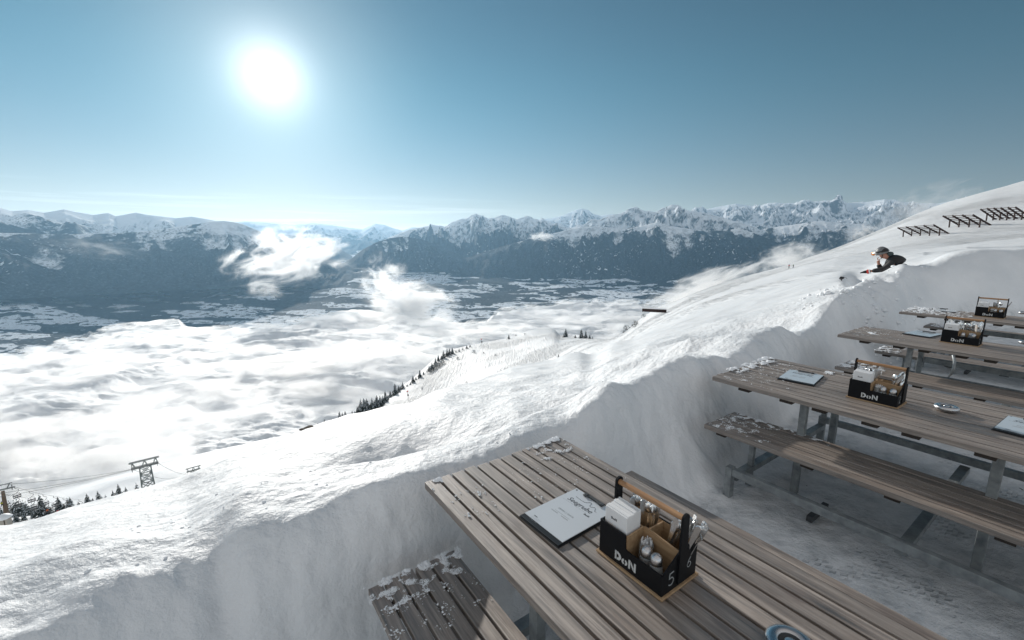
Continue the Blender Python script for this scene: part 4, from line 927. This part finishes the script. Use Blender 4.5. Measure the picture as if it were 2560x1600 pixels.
pz = zat(2238, 672, PR) + .005
person = empty('person', (math.sin(PA) * PR, math.cos(PA) * PR, pz), math.pi - PA, 'person in black jacket and grey helmet leaning on the snow bank', 'person')
# local +x is to the left in the photograph, +y towards the terrace, +z up
body = skin_body('body', [
    [('pel', (-.16, -.06, -.42), .09), ('wai', (-.13, -.04, -.18), .09), ('che', (-.02, 0, .04), (.11, .10)), ('nec', (.16, 0, .27), .05), ('hd0', (.245, .0, .315), .068), ('hd1', (.31, .0, .375), .085)],
    [('hd0', 0, 0), ('chin', (.315, 0, .265), .045)], [('hd1', 0, 0), ('nose', (.385, 0, .315), .014)],
    [('pel', 0, 0), ('hl', (-.14, -.14, -.46), .09), ('kl', (-.02, -.16, -.85), .06), ('al', (-.12, -.17, -1.22), .042), ('fl', (.08, -.17, -1.27), .035)],
    [('pel', 0, 0), ('hr', (-.14, .06, -.46), .09), ('kr', (.02, .08, -.85), .06), ('ar', (-.10, .09, -1.22), .042), ('fr', (.10, .09, -1.27), .035)],
    [('che', 0, 0), ('sl', (.03, -.15, .15), .045), ('el', (.26, -.15, -.06), .036), ('wl', (.325, -.04, .12), .030), ('pl', (.335, -.02, .185), .036)],
    [('che', 0, 0), ('sr', (.03, .14, .14), .045), ('er', (.20, .20, -.02), .036), ('wr', (.43, .165, -.07), .028), ('pr', (.52, .15, -.09), .036)],
], M['skin'], person)
def finger(base, dirs, rad=.0088):
    pts = [Vector(base)]
    for d in dirs: pts.append(pts[-1] + Vector(d))
    return pts
mb = MB()
for i in range(4):   # fingers of the raised hand curled against the mouth
    y = -.045 + i * .018; mb.tube(finger((.335, y, .20), [(.022, 0, .020), (-.004, .004, .026), (-.020, .002, .004)]), [.010, .0095, .009, .007], 7)
mb.tube(finger((.32, .012, .18), [(-.006, .02, .022), (-.006, .004, .022)]), [.011, .010, .008], 7)
mb.build('fingers', M['skin'], person)
jacket = skin_body('jacket', [
    [('pel', (-.16, -.06, -.44), .19), ('wai', (-.14, -.04, -.18), .18), ('che', (-.04, 0, .10), (.23, .20)), ('up', (.05, 0, .22), (.18, .17)), ('col', (.165, 0, .275), .115)],
    [('up', 0, 0), ('sl', (.04, -.18, .17), .10), ('el', (.26, -.16, -.06), .068), ('wl', (.322, -.045, .10), .048)],
    [('up', 0, 0), ('sr', (.04, .17, .16), .10), ('er', (.20, .20, -.02), .07), ('wr', (.43, .165, -.07), .05)],
], M['jacket'], person)
trs = skin_body('ski_trousers', [[('pel', (-.16, -.06, -.42), .17), ('hl', (-.14, -.15, -.48), .11), ('kl', (-.02, -.17, -.85), .08), ('al', (-.12, -.18, -1.20), .065)], [('pel', 0, 0), ('hr', (-.14, .07, -.48), .11), ('kr', (.02, .09, -.85), .08), ('ar', (-.10, .10, -1.20), .065)]], M['trousers'], person)
def ell(cx, cy, cz, rx, ry, rz, rot=0, cut=None, n=24, mats='helmet', name='helmet', par=person, k=14):
    mb = MB(); lo_ = -90 if cut is None else cut
    pr = [(max(.0005, math.cos(R(lo_ + (90 - lo_) * j / k))), math.sin(R(lo_ + (90 - lo_) * j / k))) for j in range(k + 1)]
    mb.lathe(pr, n, 0, Matrix.Translation((cx, cy, cz)) @ Matrix.Rotation(R(rot), 4, 'Y') @ Matrix.Diagonal((rx, ry, rz, 1))); return mb.build(name, M[mats], par)
ell(.285, 0, .372, .125, .110, .150, 20, -14, name='helmet')
ell(.262, 0, .385, .112, .115, .115, 20, 0, name='helmet_stripe', mats='blackp', k=6).scale = (1, 1.0, 1)
mb = MB(); mb.tube([(.385 + .012, -.085, .36), (.43, -.05, .345), (.445, 0, .34), (.43, .05, .345), (.397, .085, .36)], [.03, .044, .048, .044, .03], 12); mb.build('goggle_lens', M['lens'], person)
mb = MB(); mb.tube([(.39, -.095, .368), (.42, -.06, .357), (.428, 0, .352), (.42, .06, .357), (.39, .095, .368)], [.034, .042, .043, .042, .034], 12); mb.build('goggle_frame', M['white_p'], person)
mb = MB(); mb.tube([(.39, .098, .368), (.33, .112, .39), (.26, .116, .41), (.19, .085, .42), (.165, 0, .425), (.19, -.085, .42), (.26, -.116, .41), (.39, -.098, .368)], .014, 8); mb.build('goggle_strap', M['blackp'], person)
mb = MB(); mb.tube([(.275, .098, .33), (.27, .09, .27), (.29, .03, .225)], .009, 8); mb.build('chin_strap', M['blackp'], person)
skin_body('hood', [[('a', (.19, 0, .31), .095), ('b', (.11, 0, .35), .085), ('c', (.055, 0, .33), .05)], [('b', 0, 0), ('d', (.10, 0, .40), .045)]], M['hood'], person)
gl = skin_body('glove', [[('a', (.42, .165, -.07), .05), ('b', (.50, .16, -.088), .048), ('c', (.55, .15, -.10), .040), ('f1', (.60, .17, -.112), .016), ('f1b', (.635, .175, -.13), .012)], [('c', 0, 0), ('f2', (.605, .15, -.11), .016), ('f2b', (.645, .152, -.13), .012)], [('c', 0, 0), ('f3', (.60, .13, -.112), .016), ('f3b', (.635, .125, -.13), .012)], [('b', 0, 0), ('t', (.53, .10, -.09), .015), ('tb', (.565, .085, -.105), .012)]], M['blackp'], person)
mb = MB(); mb.tube([(.475, .162, -.083), (.512, .158, -.09)], [.0545, .052], 14); mb.build('glove_cuff', M['red'], person)
mb = MB(); mb.tube([(.45, .164, -.077), (.474, .162, -.083)], [.055, .055], 14); mb.build('glove_band', M['white_p'], person)
for sy in (-.03, .03):
    mb = MB(); mb.lathe([(.0001, -.009), (.007, -.006), (.009, 0), (.007, .006), (.0001, .009)], 10, 0, Matrix.Translation((.372, sy, .338))); mb.build('eye', M['blackp'], person)
# the black grip of a ski pole standing behind the bank
gp, ga, gr = hit(2105, 702, 8, 40)
e = empty('ski_pole', gp, 0, 'black grip of a ski pole poking out of the snow bank left of the person', 'ski pole')
mb = MB(); mb.tube([(0, 0, -.35), (-.02, 0, .04), (-.025, 0, .07)], .012, 8); mb.build('shaft', M['chair_dark'], e)
mb = MB(); mb.tube([(-.06, .0, .05), (-.03, 0, .085), (.02, 0, .09), (.05, 0, .10)], [.045, .055, .04, .02], 10); mb.tube([(.04, 0, .10), (.12, 0, .09), (.15, 0, .06)], .006, 6); mb.build('grip', M['blackp'], e)

def skier(px, py, hpx, top, label, grp, rot=0, r=None, sit=False, name='person'):
    p, a, r_ = hit(px, py, 120, 480); k = hpx * r_ * math.cos(a) / 1095 / 1.75
    e = empty(name, p, -a + rot, label, 'person', grp, k)
    b = skin_body('body', [[('p', (0, 0, .92), .13), ('c', (0, .03, 1.3), .16), ('n', (0, .05, 1.5), .06), ('h', (0, .06, 1.64), .10)], [('p', 0, 0), ('k', (.12, .1, .5), .08), ('f', (.14, 0, .06), .06)], [('p', 0, 0), ('k2', (-.12, .1, .5), .08), ('f2', (-.14, 0, .06), .06)], [('c', 0, 0), ('e', (.26, .1, 1.12), .06), ('w', (.28, .3, 1.1), .045)], [('c', 0, 0), ('e2', (-.26, .1, 1.12), .06), ('w2', (-.28, .3, 1.1), .045)]], M['trousers'], e, 1)
    j = skin_body('jacket', [[('p', (0, 0, .95), .17), ('c', (0, .03, 1.3), .19), ('n', (0, .05, 1.48), .09)], [('c', 0, 0), ('e', (.26, .1, 1.12), .085), ('w', (.28, .27, 1.1), .06)], [('c', 0, 0), ('e2', (-.26, .1, 1.12), .085), ('w2', (-.28, .27, 1.1), .06)]], M[top], e, 1)
    for s_ in (-.14, .14):
        mb = MB(); mb.box(s_ - .04, s_ + .04, -.75, .95, .0, .03); mb.build('ski', M['blackp'], e)
skier(1972, 671, 11, 'red', 'distant skier in a red jacket at the edge of the slope', 'pair of distant skiers')
skier(1983, 670, 9, 'green', 'distant skier in a green jacket beside the one in red', 'pair of distant skiers', .5)

# ------------------------------------------------------------------ steel snow bridges above the slope
def barrier(px, py, bays, label, sc, seed, split=None, pitch=3.9):
    p, a, r_ = hit(px, py, 120, 480); e = empty('snow_bridge', p, 0, label, 'avalanche barrier', 'rusty snow bridges on the upper slope')
    uh = Vector((math.sin(R(98)), math.cos(R(98)), 0)); cc = Vector((-math.sin(R(12)), -math.cos(R(12)), 0)) * -1
    gz = lambda q: float(ground_z(math.atan2(p.x + q.x, p.y + q.y), math.hypot(p.x + q.x, p.y + q.y))[0]) - p.z
    L = 4.1 * sc; tops, feet = [], []
    for i in range(bays + 1):
        b0 = cc * (-(i - bays / 2) * pitch * sc)
        if split and i >= split: b0 = b0 + uh * 1.4
        f = b0 + uh * 3.5 * sc; f.z = gz(f) - .1
        t = b0 - uh * .9 * sc; t.z = gz(t) + 3.5 * sc
        tops.append(t); feet.append(f); mb = MB(); mb.bar(t, f, .26 * sc, .34 * sc); mb.build('girder', M['rust'], e)
        m_ = t.lerp(f, .42); g_ = b0 + uh * 1.05 * sc; g_.z = gz(g_) - .2
        mb = MB(); mb.bar(m_, g_, .2 * sc, .24 * sc); mb.build('support', M['rust'], e)
    for i in range(bays):
        if split and i == split - 1: continue
        for j in range(6):
            u = .03 + j * .165; mb = MB(); d = (tops[i + 1] - tops[i]) * .06
            mb.bar(tops[i].lerp(feet[i], u) - d, tops[i + 1].lerp(feet[i + 1], u) + d, .12 * sc, .16 * sc); mb.build('crossbar', M['rust'], e)
barrier(2290, 593, 4, 'lowest rusty snow bridge with thin girders, leftmost of the three', .88, 1)
barrier(2397, 571, 3, 'middle rusty snow bridge with four thick girders', 1.0, 2, None, 3.3)
barrier(2496, 553, 5, 'topmost rusty snow bridge with lattice supports', .95, 3, None, 2.15)
# brown timber platform jutting from the slope
p, a, r_ = hit(1662, 784, 70, 300); e = empty('timber_platform', p, -a, 'brown timber platform jutting out over the edge of the slope', 'platform')
k = r_ / 1109 * math.cos(a) ** 2 * 1.0; kz = r_ * math.cos(a) / 1095
mb = MB(); mb.box(-60 * k, 4 * k, 0, 2.2, 2 * kz, 10 * kz, .02); mb.build('deck', M['rust'], e)
mb = MB(); mb.box(-60 * k, 4 * k, .0, 2.2, 10 * kz + .004, 11.2 * kz); mb.build('snow_cap', M['snow'], e)

# ------------------------------------------------------------------ trees
def spruce_mesh(seed, layers=13, snowy=.35):
    """unit height crown of drooping twigs, each a small leaf-like face"""
    rg = random.Random(seed); mb = MB()
    for i in range(layers):
        u = i / (layers - 1); z = .10 + .87 * u; rad = (.235 * (1 - u) ** .85 + .012) * rg.uniform(.85, 1.12); nb = max(5, int(15 * (1 - u) + 5))
        for j in range(nb):
            a = 6.283 * (j + rg.random() * .8) / nb; L = rad * rg.uniform(.62, 1.12); dz = -L * rg.uniform(.22, .6); wd = L * .30 + .008
            ca_, sa_ = math.cos(a), math.sin(a); z0 = z + rg.uniform(-.018, .018)
            for k_ in range(3):
                t0 = .12 + k_ * .3; t1 = t0 + .42; o = rg.uniform(-.3, .3) * wd
                p0 = (ca_ * L * t0 - sa_ * (o - wd * .5), sa_ * L * t0 + ca_ * (o - wd * .5), z0 + dz * t0 + .012); p1 = (ca_ * L * t0 - sa_ * (o + wd * .5), sa_ * L * t0 + ca_ * (o + wd * .5), z0 + dz * t0 + .008)
                p2 = (ca_ * L * t1 - sa_ * o, sa_ * L * t1 + ca_ * o, z0 + dz * t1 * 1.15 - .02)
                p3 = (ca_ * L * t0 * .9, sa_ * L * t0 * .9, z0 + dz * t0 - .035)
                mb.add([p0, p1, p2, p3], [(0, 1, 2), (0, 2, 3), (1, 3, 2)])
    return mb.mesh('crown')
CR = [spruce_mesh(i, 13 if i < 3 else 10) for i in range(4)]
mb = MB(); mb.tube([(0, 0, -.12), (0, 0, .4), (0, 0, .97)], [.02, .013, .003], 6); TRK = mb.mesh('trunk')
mb = MB(); rg = random.Random(5)
for i in range(140):
    a, u, z = rg.uniform(0, 6.28), rg.random() ** .5, rg.random(); r_ = .55 * u * math.sqrt(max(0, 1 - z * .8)); s_ = rg.uniform(.06, .13); p = Vector((math.cos(a) * r_, math.sin(a) * r_, z * .95)); d1 = Vector((rg.uniform(-1, 1), rg.uniform(-1, 1), rg.uniform(-.2, 1))).normalized() * s_; d2 = d1.cross(Vector((rg.uniform(-1, 1), rg.uniform(-1, 1), 1))).normalized() * s_ * .5
    mb.add([(p - d1)[:], (p + d2)[:], (p + d1)[:], (p - d2)[:]], [(0, 1, 2, 3)])
BUSH = mb.mesh('foliage')
def tree(px, py, hpx, label, grp, r=None, name='spruce_tree', cat='tree', i=0, wid=1.0):
    if r is None: p, a, r = hit(px, py, 60, 520)
    else:
        a = azel(px, py)[0]; p = Vector((math.sin(a) * r, math.cos(a) * r, float(ground_z(a, r)[0])))
    top = zat(px, py - hpx * 1.15, r); h = max(top - p.z, .8)
    e = empty(name, p, random.uniform(0, 6.28), label, cat, grp)
    if cat == 'tree':
        o = link('crown', CR[i % 4], M['needle'], e); o.scale = (h * wid, h * wid, h); o = link('trunk', TRK, M['bark'], e); o.scale = (h, h, h)
    else:
        o = link('foliage', BUSH, M['needle'], e); o.scale = (h * wid, h * wid, h)
RT = [(795, 1071, 12), (812, 1065, 16), (830, 1062, 14), (838, 1060, 7), (850, 1055, 24), (857, 1053, 20), (864, 1049, 20), (873, 1045, 9), (881, 1041, 13), (887, 1037, 9), (894, 1034, 17), (903, 1031, 31), (911, 1030, 31), (918, 1028, 29), (925, 1026, 14), (931, 1025, 28), (937, 1023, 20), (943, 1020, 29), (951, 1017, 25), (957, 1012, 22), (964, 1006, 26), (970, 999, 12), (976, 993, 15), (983, 989, 10), (988, 987, 25), (997, 980, 15), (1001, 975, 9), (1007, 972, 16), (1018, 966, 6), (1026, 962, 7), (1033, 957, 17), (1040, 950, 9), (1050, 944, 18), (1059, 937, 9), (1074, 928, 12), (1080, 921, 14), (1089, 910, 14), (1096, 903, 14), (1103, 899, 10), (1109, 896, 19), (1118, 890, 17), (1124, 887, 15), (1131, 884, 14), (1140, 881, 6), (1148, 879, 7), (1157, 875, 6), (1167, 871, 8), (1175, 867, 7), (1272, 842, 6), (1290, 840, 5), (1312, 836, 4)]
for i, (x, y, h) in enumerate(RT): tree(x, y, h, 'dark snowy spruce in the row along the far edge of the ski run', 'spruces in a row along the far edge of the ski run', i=i, wid=1.25)
for x, y, h, lb in [(1414, 843, 20, 'bushy spruce standing alone right of the rounded summit'), (1438, 845, 8, 'tiny spruce between the lone spruce and the close group of spruces'), (1453, 846, 21, 'slender spruce, leftmost of the group right of the rounded summit'), (1464, 846, 17, 'bushy spruce in the middle of the group right of the rounded summit'), (1474, 847, 10, 'low spruce, third of the group right of the rounded summit'), (1481, 847, 6, 'lowest spruce at the right end of the group by the summit')]:
    tree(x, y, h, lb, 'spruces right of the rounded summit', i=int(x), wid=1.3)
tree(1396, 905, 19, 'slender spruce alone on the snow above the near bank', 'spruces above the near bank', i=1, wid=1.0)
for x, y, h, lb in [(1439, 893, 12, 'round snowy bush on the brow above the near bank'), (1588, 818, 15, 'round bare bush on the brow below the timber platform'), (1609, 794, 9, 'small bush just under the timber platform'), (1568, 820, 6, 'tiny bush left of the round bare bush'), (1185, 882, 7, 'small bush on the ski run by the upper snow lance'), (1144, 898, 6, 'small bush near the left edge of the ski run'), (1209, 884, 4, 'tiny bush right of the upper snow lance'), (1239, 889, 4, 'tiny bush in the middle of the ski run'), (1166, 957, 4, 'tiny twig bush low on the ski run'), (1055, 973, 5, 'small bush near the lower snow lance')]:
    tree(x, y, h, lb, None, name='bush', cat='bush', wid=1.2)
# shrubs in the mid piste hedge patch at the tree line
for i, (x, y, h) in enumerate([(1076, 930, 12), (1083, 925, 12), (1090, 920, 11), (1098, 917, 10), (1106, 910, 9)]):
    tree(x, y, h, 'snowy scrub clump under the spruces at the edge of the run', 'snowy scrub at the edge of the run', name='bush', cat='bush', wid=1.6)
# snow lances with red heads
for x, y, h, lb in [(1205, 864, 18, 'upper thin snow lance with red head on the ski run'), (1021, 1001, 26, 'lower thin snow lance with red head on the ski run')]:
    p, a, r = hit(x, y, 100, 500); kz = r * math.cos(a) / 1095; e = empty('snow_lance', p, 0, lb, 'snow lance', 'thin snow lances on the ski run')
    mb = MB(); mb.tube([(0, 0, -.5), (-1.6 * kz, 0, h * kz * .95)], .13, 8); mb.build('pole', M['chair_dark'], e)
    mb = MB(); mb.box(-3.2 * kz, .2 * kz, -.3, .3, h * kz * .9, h * kz); mb.build('head', M['red'], e)
    mb = MB(); mb.box(-2 * kz, 1.4 * kz, -.25, .25, h * kz * .45, h * kz * .62); mb.build('pad', M['chair_dark'], e)
# rocks breaking through on the brow
for x, y, s_, lb in [(772, 1079, .16, 'larger brown rock breaking through the brow of the bank'), (754, 1085, .10, 'smaller brown rock left of the larger one on the brow')]:
    a = azel(x, y)[0]; r = float(at(S1, [a])[0][0]) * .99; z = float(ground_z(a, r)[0]); bm = bmesh.new(); bmesh.ops.create_icosphere(bm, subdivisions=2, radius=s_ * .55)
    me_ = bpy.data.meshes.new('rock')
    for v in bm.verts: v.co = Vector((v.co.x * 1.2, v.co.y, v.co.z * .32)) * (1 + .25 * math.sin(v.co.x * 31 + v.co.y * 17))
    bm.to_mesh(me_); bm.free(); o = link('rock', me_, M['bark']); o.location = (math.sin(a) * r, math.cos(a) * r, z + .02); tag(o, lb, 'rock')

# ------------------------------------------------------------------ lower left: lift pylon, cableway towers, chairs, trees in the mist
LTR = [(107, 1284, 44, 'large snowy spruce nearest the chairlift pylon'), (149, 1271, 28, None), (160, 1270, 12, None), (171, 1266, 20, None), (178, 1266, 22, None), (220, 1259, 24, None), (248, 1254, 25, None), (265, 1250, 13, None), (284, 1245, 18, None), (299, 1240, 28, None), (316, 1235, 17, None), (343, 1228, 20, None), (40, 1300, 20, None), (60, 1296, 16, None), (82, 1292, 14, None), (128, 1280, 12, None), (197, 1264, 10, None), (233, 1257, 12, None)]
for i, (x, y, h, lb) in enumerate(LTR):
    tree(x, y, h, lb or 'dark spruce behind the brow of the bank between pylon and lattice tower', None if lb else 'spruces behind the brow between pylon and tower', r=200 + (i % 3) * 12, i=i, wid=1.15)
mb = MB(); rg = random.Random(21)           # misty wood behind the pylon: one mass
for i in range(260):
    x = rg.uniform(-160, 260); r = rg.uniform(255, 420); a = azel(x, 1290)[0]
    z = float(ground_z(a, r)[0]); z = min(z, zat(x, 1310, r)); h = (rg.uniform(5, 9) + max(0, (60 - abs(x - 60)) * .05)) * (r / 260); s_ = h
    src = CR[3]; M_ = Matrix.Translation((math.sin(a) * r, math.cos(a) * r, z)) @ Matrix.Rotation(rg.uniform(0, 6.28), 4, 'Z') @ Matrix.Diagonal((s_ * 1.2, s_ * 1.2, s_, 1))
    if i == 0: base_v = [v.co.copy() for v in src.vertices]; base_f = [tuple(p.vertices) for p in src.polygons]
    keep = base_f[::2]; mb.add(base_v, keep, 0, False, M_)
tag(mb.build('misty_wood', M['needle']), 'snow dusted spruce wood fading into mist behind the chairlift', None, None, 'stuff')

def P3(px, py, r): a = azel(px, py)[0]; return Vector((math.sin(a) * r, math.cos(a) * r, zat(px, py, r)))
cdir = Vector((math.sin(R(50)), math.cos(R(50)), 0))
def lattice(px, ptop, pbot, r, armw, label, base_z=None):
    top = P3(px, ptop, r); bot = P3(px, pbot, r); H = top.z - bot.z + 6; e = empty('cableway_tower', (top.x, top.y, top.z - H), math.atan2(cdir.y, cdir.x), label, 'tower', 'snow rimed cableway towers')
    u = armw; za = H - u * .30   # arm level
    mb = MB()
    def bar(a_, b_, t=.22): mb.bar(a_, b_, t * u / 8)
    for sx in (-1, 1):
        for sy in (-1, 1):
            bar((sx * u * .20, sy * u * .1, za), (sx * u * .27, sy * u * .22, 0), .34)
    nseg = 6
    for i in range(nseg):
        t0, t1 = i / nseg, (i + 1) / nseg; w0, w1 = .27 - .07 * t0, .27 - .07 * t1; d0, d1 = .22 - .12 * t0, .22 - .12 * t1
        for s_ in (-1, 1):
            bar((-w0 * u, s_ * d0 * u, za * t0), (w1 * u, s_ * d1 * u, za * t1)); bar((w0 * u, s_ * d0 * u, za * t0), (-w1 * u, s_ * d1 * u, za * t1)); bar((-w1 * u, s_ * d1 * u, za * t1), (w1 * u, s_ * d1 * u, za * t1))
            bar((s_ * w0 * u, -d0 * u, za * t0), (s_ * w1 * u, d1 * u, za * t1)); bar((s_ * w0 * u, d0 * u, za * t0), (s_ * w1 * u, -d1 * u, za * t1))
    mb.build('lattice_mast', M['tower'], e)
    mb = MB()
    for sy in (-.07, .07): mb.bar((-u * .5, sy * u, za), (u * .5, sy * u, za), .22 * u / 8, .4 * u / 8)
    mb.box(-u * .45, u * .45, -u * .07, u * .07, za + .28 * u / 8, za + .42 * u / 8); mb.build('cross_arm', M['tower'], e)
    mb = MB(); zt = H - .05
    for sy in (-.06, .06): mb.bar((-u * .55, sy * u, zt), (u * .55, sy * u, zt), .26 * u / 8)
    for x0, x1 in ((-.45, -.47), (-.45, -.34), (0, -.1), (0, .1), (.42, .3), (.42, .47)):
        for sy in (-.06, .06): mb.bar((x0 * u, sy * u, zt), (x1 * u, sy * u, za), .2 * u / 8)
    mb.build('gantry', M['tower'], e)
    for sx in (-.46, .46):
        mb = MB()
        for k_ in range(4):
            mb.lathe([(.0001, -.06), (.05 * u, -.05), (.055 * u, 0), (.05 * u, .05), (.0001, .06)], 12, 0, Matrix.Translation((sx * u, (-.12 + .08 * k_) * u, za - .07 * u)) @ Matrix.Rotation(R(90), 4, 'Y'))
        mb.build('sheave_train', M['chair_dark'], e)
    mb = MB(); zz = za * .45; mb.box(-.28 * u, .28 * u, -.25 * u, .25 * u, zz, zz + .035 * u); mb.build('platform', M['tower'], e)
    return e, za, H
t1, za1, H1 = lattice(360, 1150, 1235, 165, 6.4, 'large snow rimed lattice cableway tower above the brow')
t2, za2, H2 = lattice(483, 1168, 1200, 330, 7.2, 'small cableway tower cut off by the brow, right of the large one')
def wpos(e, p): return Matrix.Translation(e.location) @ Matrix.Rotation(e.rotation_euler[2], 4, 'Z') @ Vector(p)
def sagline(a, b, sag, n=14): return [a.lerp(b, i / n) - Vector((0, 0, sag * 4 * (i / n) * (1 - i / n))) for i in range(n + 1)]
u1, u2 = 6.4, 7.2
cab = [(-.46, -120, 1219, 1), (-.30, -120, 1248, 2), (.46, -120, 1262, 3)]
nm = ['upper', 'middle', 'lowest']
for i, (sx, x, y, k_) in enumerate(cab):
    mb = MB(); mb.tube(sagline(wpos(t1, (sx * u1, 0, za1)), P3(x, y, 120), .8), .04, 5); tag(mb.build('cable', M['cable']), f'{nm[i]} steel cable running left from the large lattice tower', 'cable', 'steel cables of the cableway')
for i, sx in enumerate((-.46, .46)):
    mb = MB(); mb.tube(sagline(wpos(t1, (sx * u1, 0, za1)), wpos(t2, (sx * u2, 0, za2)), 4), .05, 5); tag(mb.build('cable', M['cable']), ['left', 'right'][i] + ' cable strung between the two lattice towers', 'cable', 'steel cables of the cableway')
# chairlift pylon
PRr = 150; pb = P3(18, 1296, PRr); pt = P3(7, 1228, PRr)
e = empty('lift_pylon', pb, 0, 'brown chairlift pylon at the left edge of the picture', 'pylon'); d = pt - pb
mb = MB(); mb.tube([(0, 0, -2), (0, 0, 0), d * 1.0], [.52, .5, .30], 14); mb.build('shaft', M['concrete_brown'], e)
arm_r, arm_l = P3(36, 1217, PRr + 1.5) - pb, P3(-26, 1231, PRr - 1.5) - pb
mb = MB(); mb.bar(arm_l, arm_r, .28, .3); mb.build('cross_arm', M['tower'], e)
mb = MB(); g0, g1 = P3(-30, 1221, PRr) - pb, P3(30, 1206, PRr + 1.5) - pb; mb.bar(g0, g1, .16); mb.bar(P3(24, 1208, PRr + 1.4) - pb, P3(17, 1221, PRr) - pb, .16); mb.bar(P3(-12, 1217, PRr) - pb, P3(-2, 1226, PRr) - pb, .16); mb.build('gantry', M['tower'], e)
for q in (P3(30, 1218, PRr + 1.3) - pb, P3(-18, 1229, PRr - 1) - pb):
    mb = MB()
    for k_ in range(5): mb.lathe([(.0001, -.05), (.22, -.04), (.24, 0), (.22, .04), (.0001, .05)], 10, 0, Matrix.Translation(q + Vector((math.sin(R(-50)), math.cos(R(-50)), 0)) * (k_ - 2) * .55) @ Matrix.Rotation(R(40), 4, 'Z') @ Matrix.Rotation(R(90), 4, 'Y'))
    mb.build('sheave_train', M['chair_dark'], e)
# haul ropes and chairs
up_pts = [(36, 1217, 151), (73, 1228, 168), (107, 1236, 185), (133, 1240, 200), (157, 1245, 215), (197, 1249, 235), (232, 1253, 255)]
dn_pts = [(-20, 1230, 148), (38, 1240, 160), (76, 1247, 178), (112, 1254, 195), (134, 1258, 210), (170, 1262, 230), (215, 1262, 250)]
for nm_, pts in (('upper', up_pts), ('lower', dn_pts)):
    mb = MB(); mb.tube([P3(*q) for q in pts], .035, 5); tag(mb.build('cable', M['cable']), f'{nm_} haul rope of the chairlift descending to the right', 'cable', 'haul ropes of the chairlift')
chair = empty('lift_chair', (0, 0, 0), 0, '', 'chair', 'chairs hanging from the chairlift')
mb = MB(); mb.tube([(0, 0, 0), (.0, .05, -.5), (.55, .05, -1.0), (.6, .05, -1.35), (.1, 0, -1.75)], .05, 6); mb.build('hanger', M['chair_dark'], chair)
mb = MB(); mb.tube([(.75, 0, -3.0), (.8, 0, -2.4), (.62, 0, -1.95), (.1, 0, -1.75), (-.42, 0, -1.95), (-.6, 0, -2.4), (-.55, 0, -3.0)], .045, 6); mb.build('frame', M['chair_dark'], chair)
mb = MB(); mb.box(-.58, .78, -.25, .25, -3.08, -2.95, .02); mb.build('seat', M['chair_dark'], chair)
mb = MB(); mb.box(-.55, .75, .22, .3, -2.75, -2.45, .02); mb.build('backrest', M['chair_dark'], chair)
mb = MB(); mb.tube([(-.55, -.25, -2.75), (.75, -.25, -2.75)], .03, 6); mb.build('safety_bar', M['chair_dark'], chair)
CH = [(up_pts[0], 'empty chair hanging right beside the brown pylon'), (up_pts[1], 'empty chair, upper rope, second from the pylon'), (up_pts[2], 'empty chair on the upper rope before the large spruce'), (up_pts[3], 'empty chair above the pair of riders'), (up_pts[4], 'empty chair on the upper rope beyond the riders'), (up_pts[5], 'farthest empty chair, just above the brow'),
      (dn_pts[1], 'empty dark chair on the lower rope nearest the pylon'), (dn_pts[2], 'empty dark chair on the lower rope, second from the pylon'), (dn_pts[3], 'lower rope chair with orange rider before the large spruce'), (dn_pts[4], 'lower rope chair carrying two riders'), (dn_pts[5], 'lower rope chair with an orange rider before the twin spruces')]
for i, (q, lb) in enumerate(CH):
    o = chair if i == 0 else copy_tree(chair)
    o.location = P3(*q); o.rotation_euler = (0, R(0), R(52)); s_ = q[2] / 150 * .92; o.scale = (s_,) * 3; o['label'] = lb
def rider(q, col, x, lab, grp='riders on the chairlift'):
    s_ = q[2] / 150 * .92; e = empty('person', P3(*q), R(52), lab, 'person', grp, s_)
    skin_body('body', [[('p', (x, -.02, -2.85), .14), ('c', (x, .02, -2.45), .17), ('n', (x, 0, -2.25), .06), ('h', (x, 0, -2.1), .11)], [('p', 0, 0), ('k', (x + .12, -.5, -2.88), .09), ('f', (x + .12, -.5, -3.35), .07)], [('p', 0, 0), ('k2', (x - .12, -.5, -2.88), .09), ('f2', (x - .12, -.5, -3.35), .07)], [('c', 0, 0), ('a1', (x + .2, -.25, -2.6), .06)], [('c', 0, 0), ('a2', (x - .2, -.25, -2.6), .06)]], M['trousers'], e, 1)
    skin_body('jacket', [[('p', (x, -.02, -2.82), .18), ('c', (x, .02, -2.45), .21), ('n', (x, 0, -2.27), .1)], [('c', 0, 0), ('a1', (x + .22, -.25, -2.6), .09)], [('c', 0, 0), ('a2', (x - .22, -.25, -2.6), .09)]], M[col], e, 1)
rider(dn_pts[3], 'orange', .1, 'rider in orange on the chair before the large spruce'); rider(dn_pts[4], 'red', .4, 'rider in red sharing the chair with one in black'); rider(dn_pts[4], 'jacket', -.3, 'rider in black beside the one in red'); rider(dn_pts[5], 'orange', .1, 'rider in orange before the twin spruces')
rider((-6, 1236, 150), 'yellow', .3, 'rider in black and yellow cut by the left edge')
# little hut with a snow cap
p = P3(15, 1318, 132); e = empty('hut', p, R(20), 'small wooden hut with a thick cap of snow at the left edge', 'hut')
k = .095
e.scale = (.62,) * 3
mb = MB(); mb.box(-1.15, 1.15, -1.1, 1.1, 0, 3.4); mb.build('wall', M['wood_grey'], e)
mb = MB(); mb.lathe([(1.6, 3.3), (2.1, 3.55), (1.5, 4.2), (.5, 4.75), (.0001, 4.85)], 10); mb.build('snow_roof', M['snow'], e)
mb = MB(); mb.box(.45, .7, -1.16, -1.1, .2, 3.1); mb.build('door', M['bark'], e)
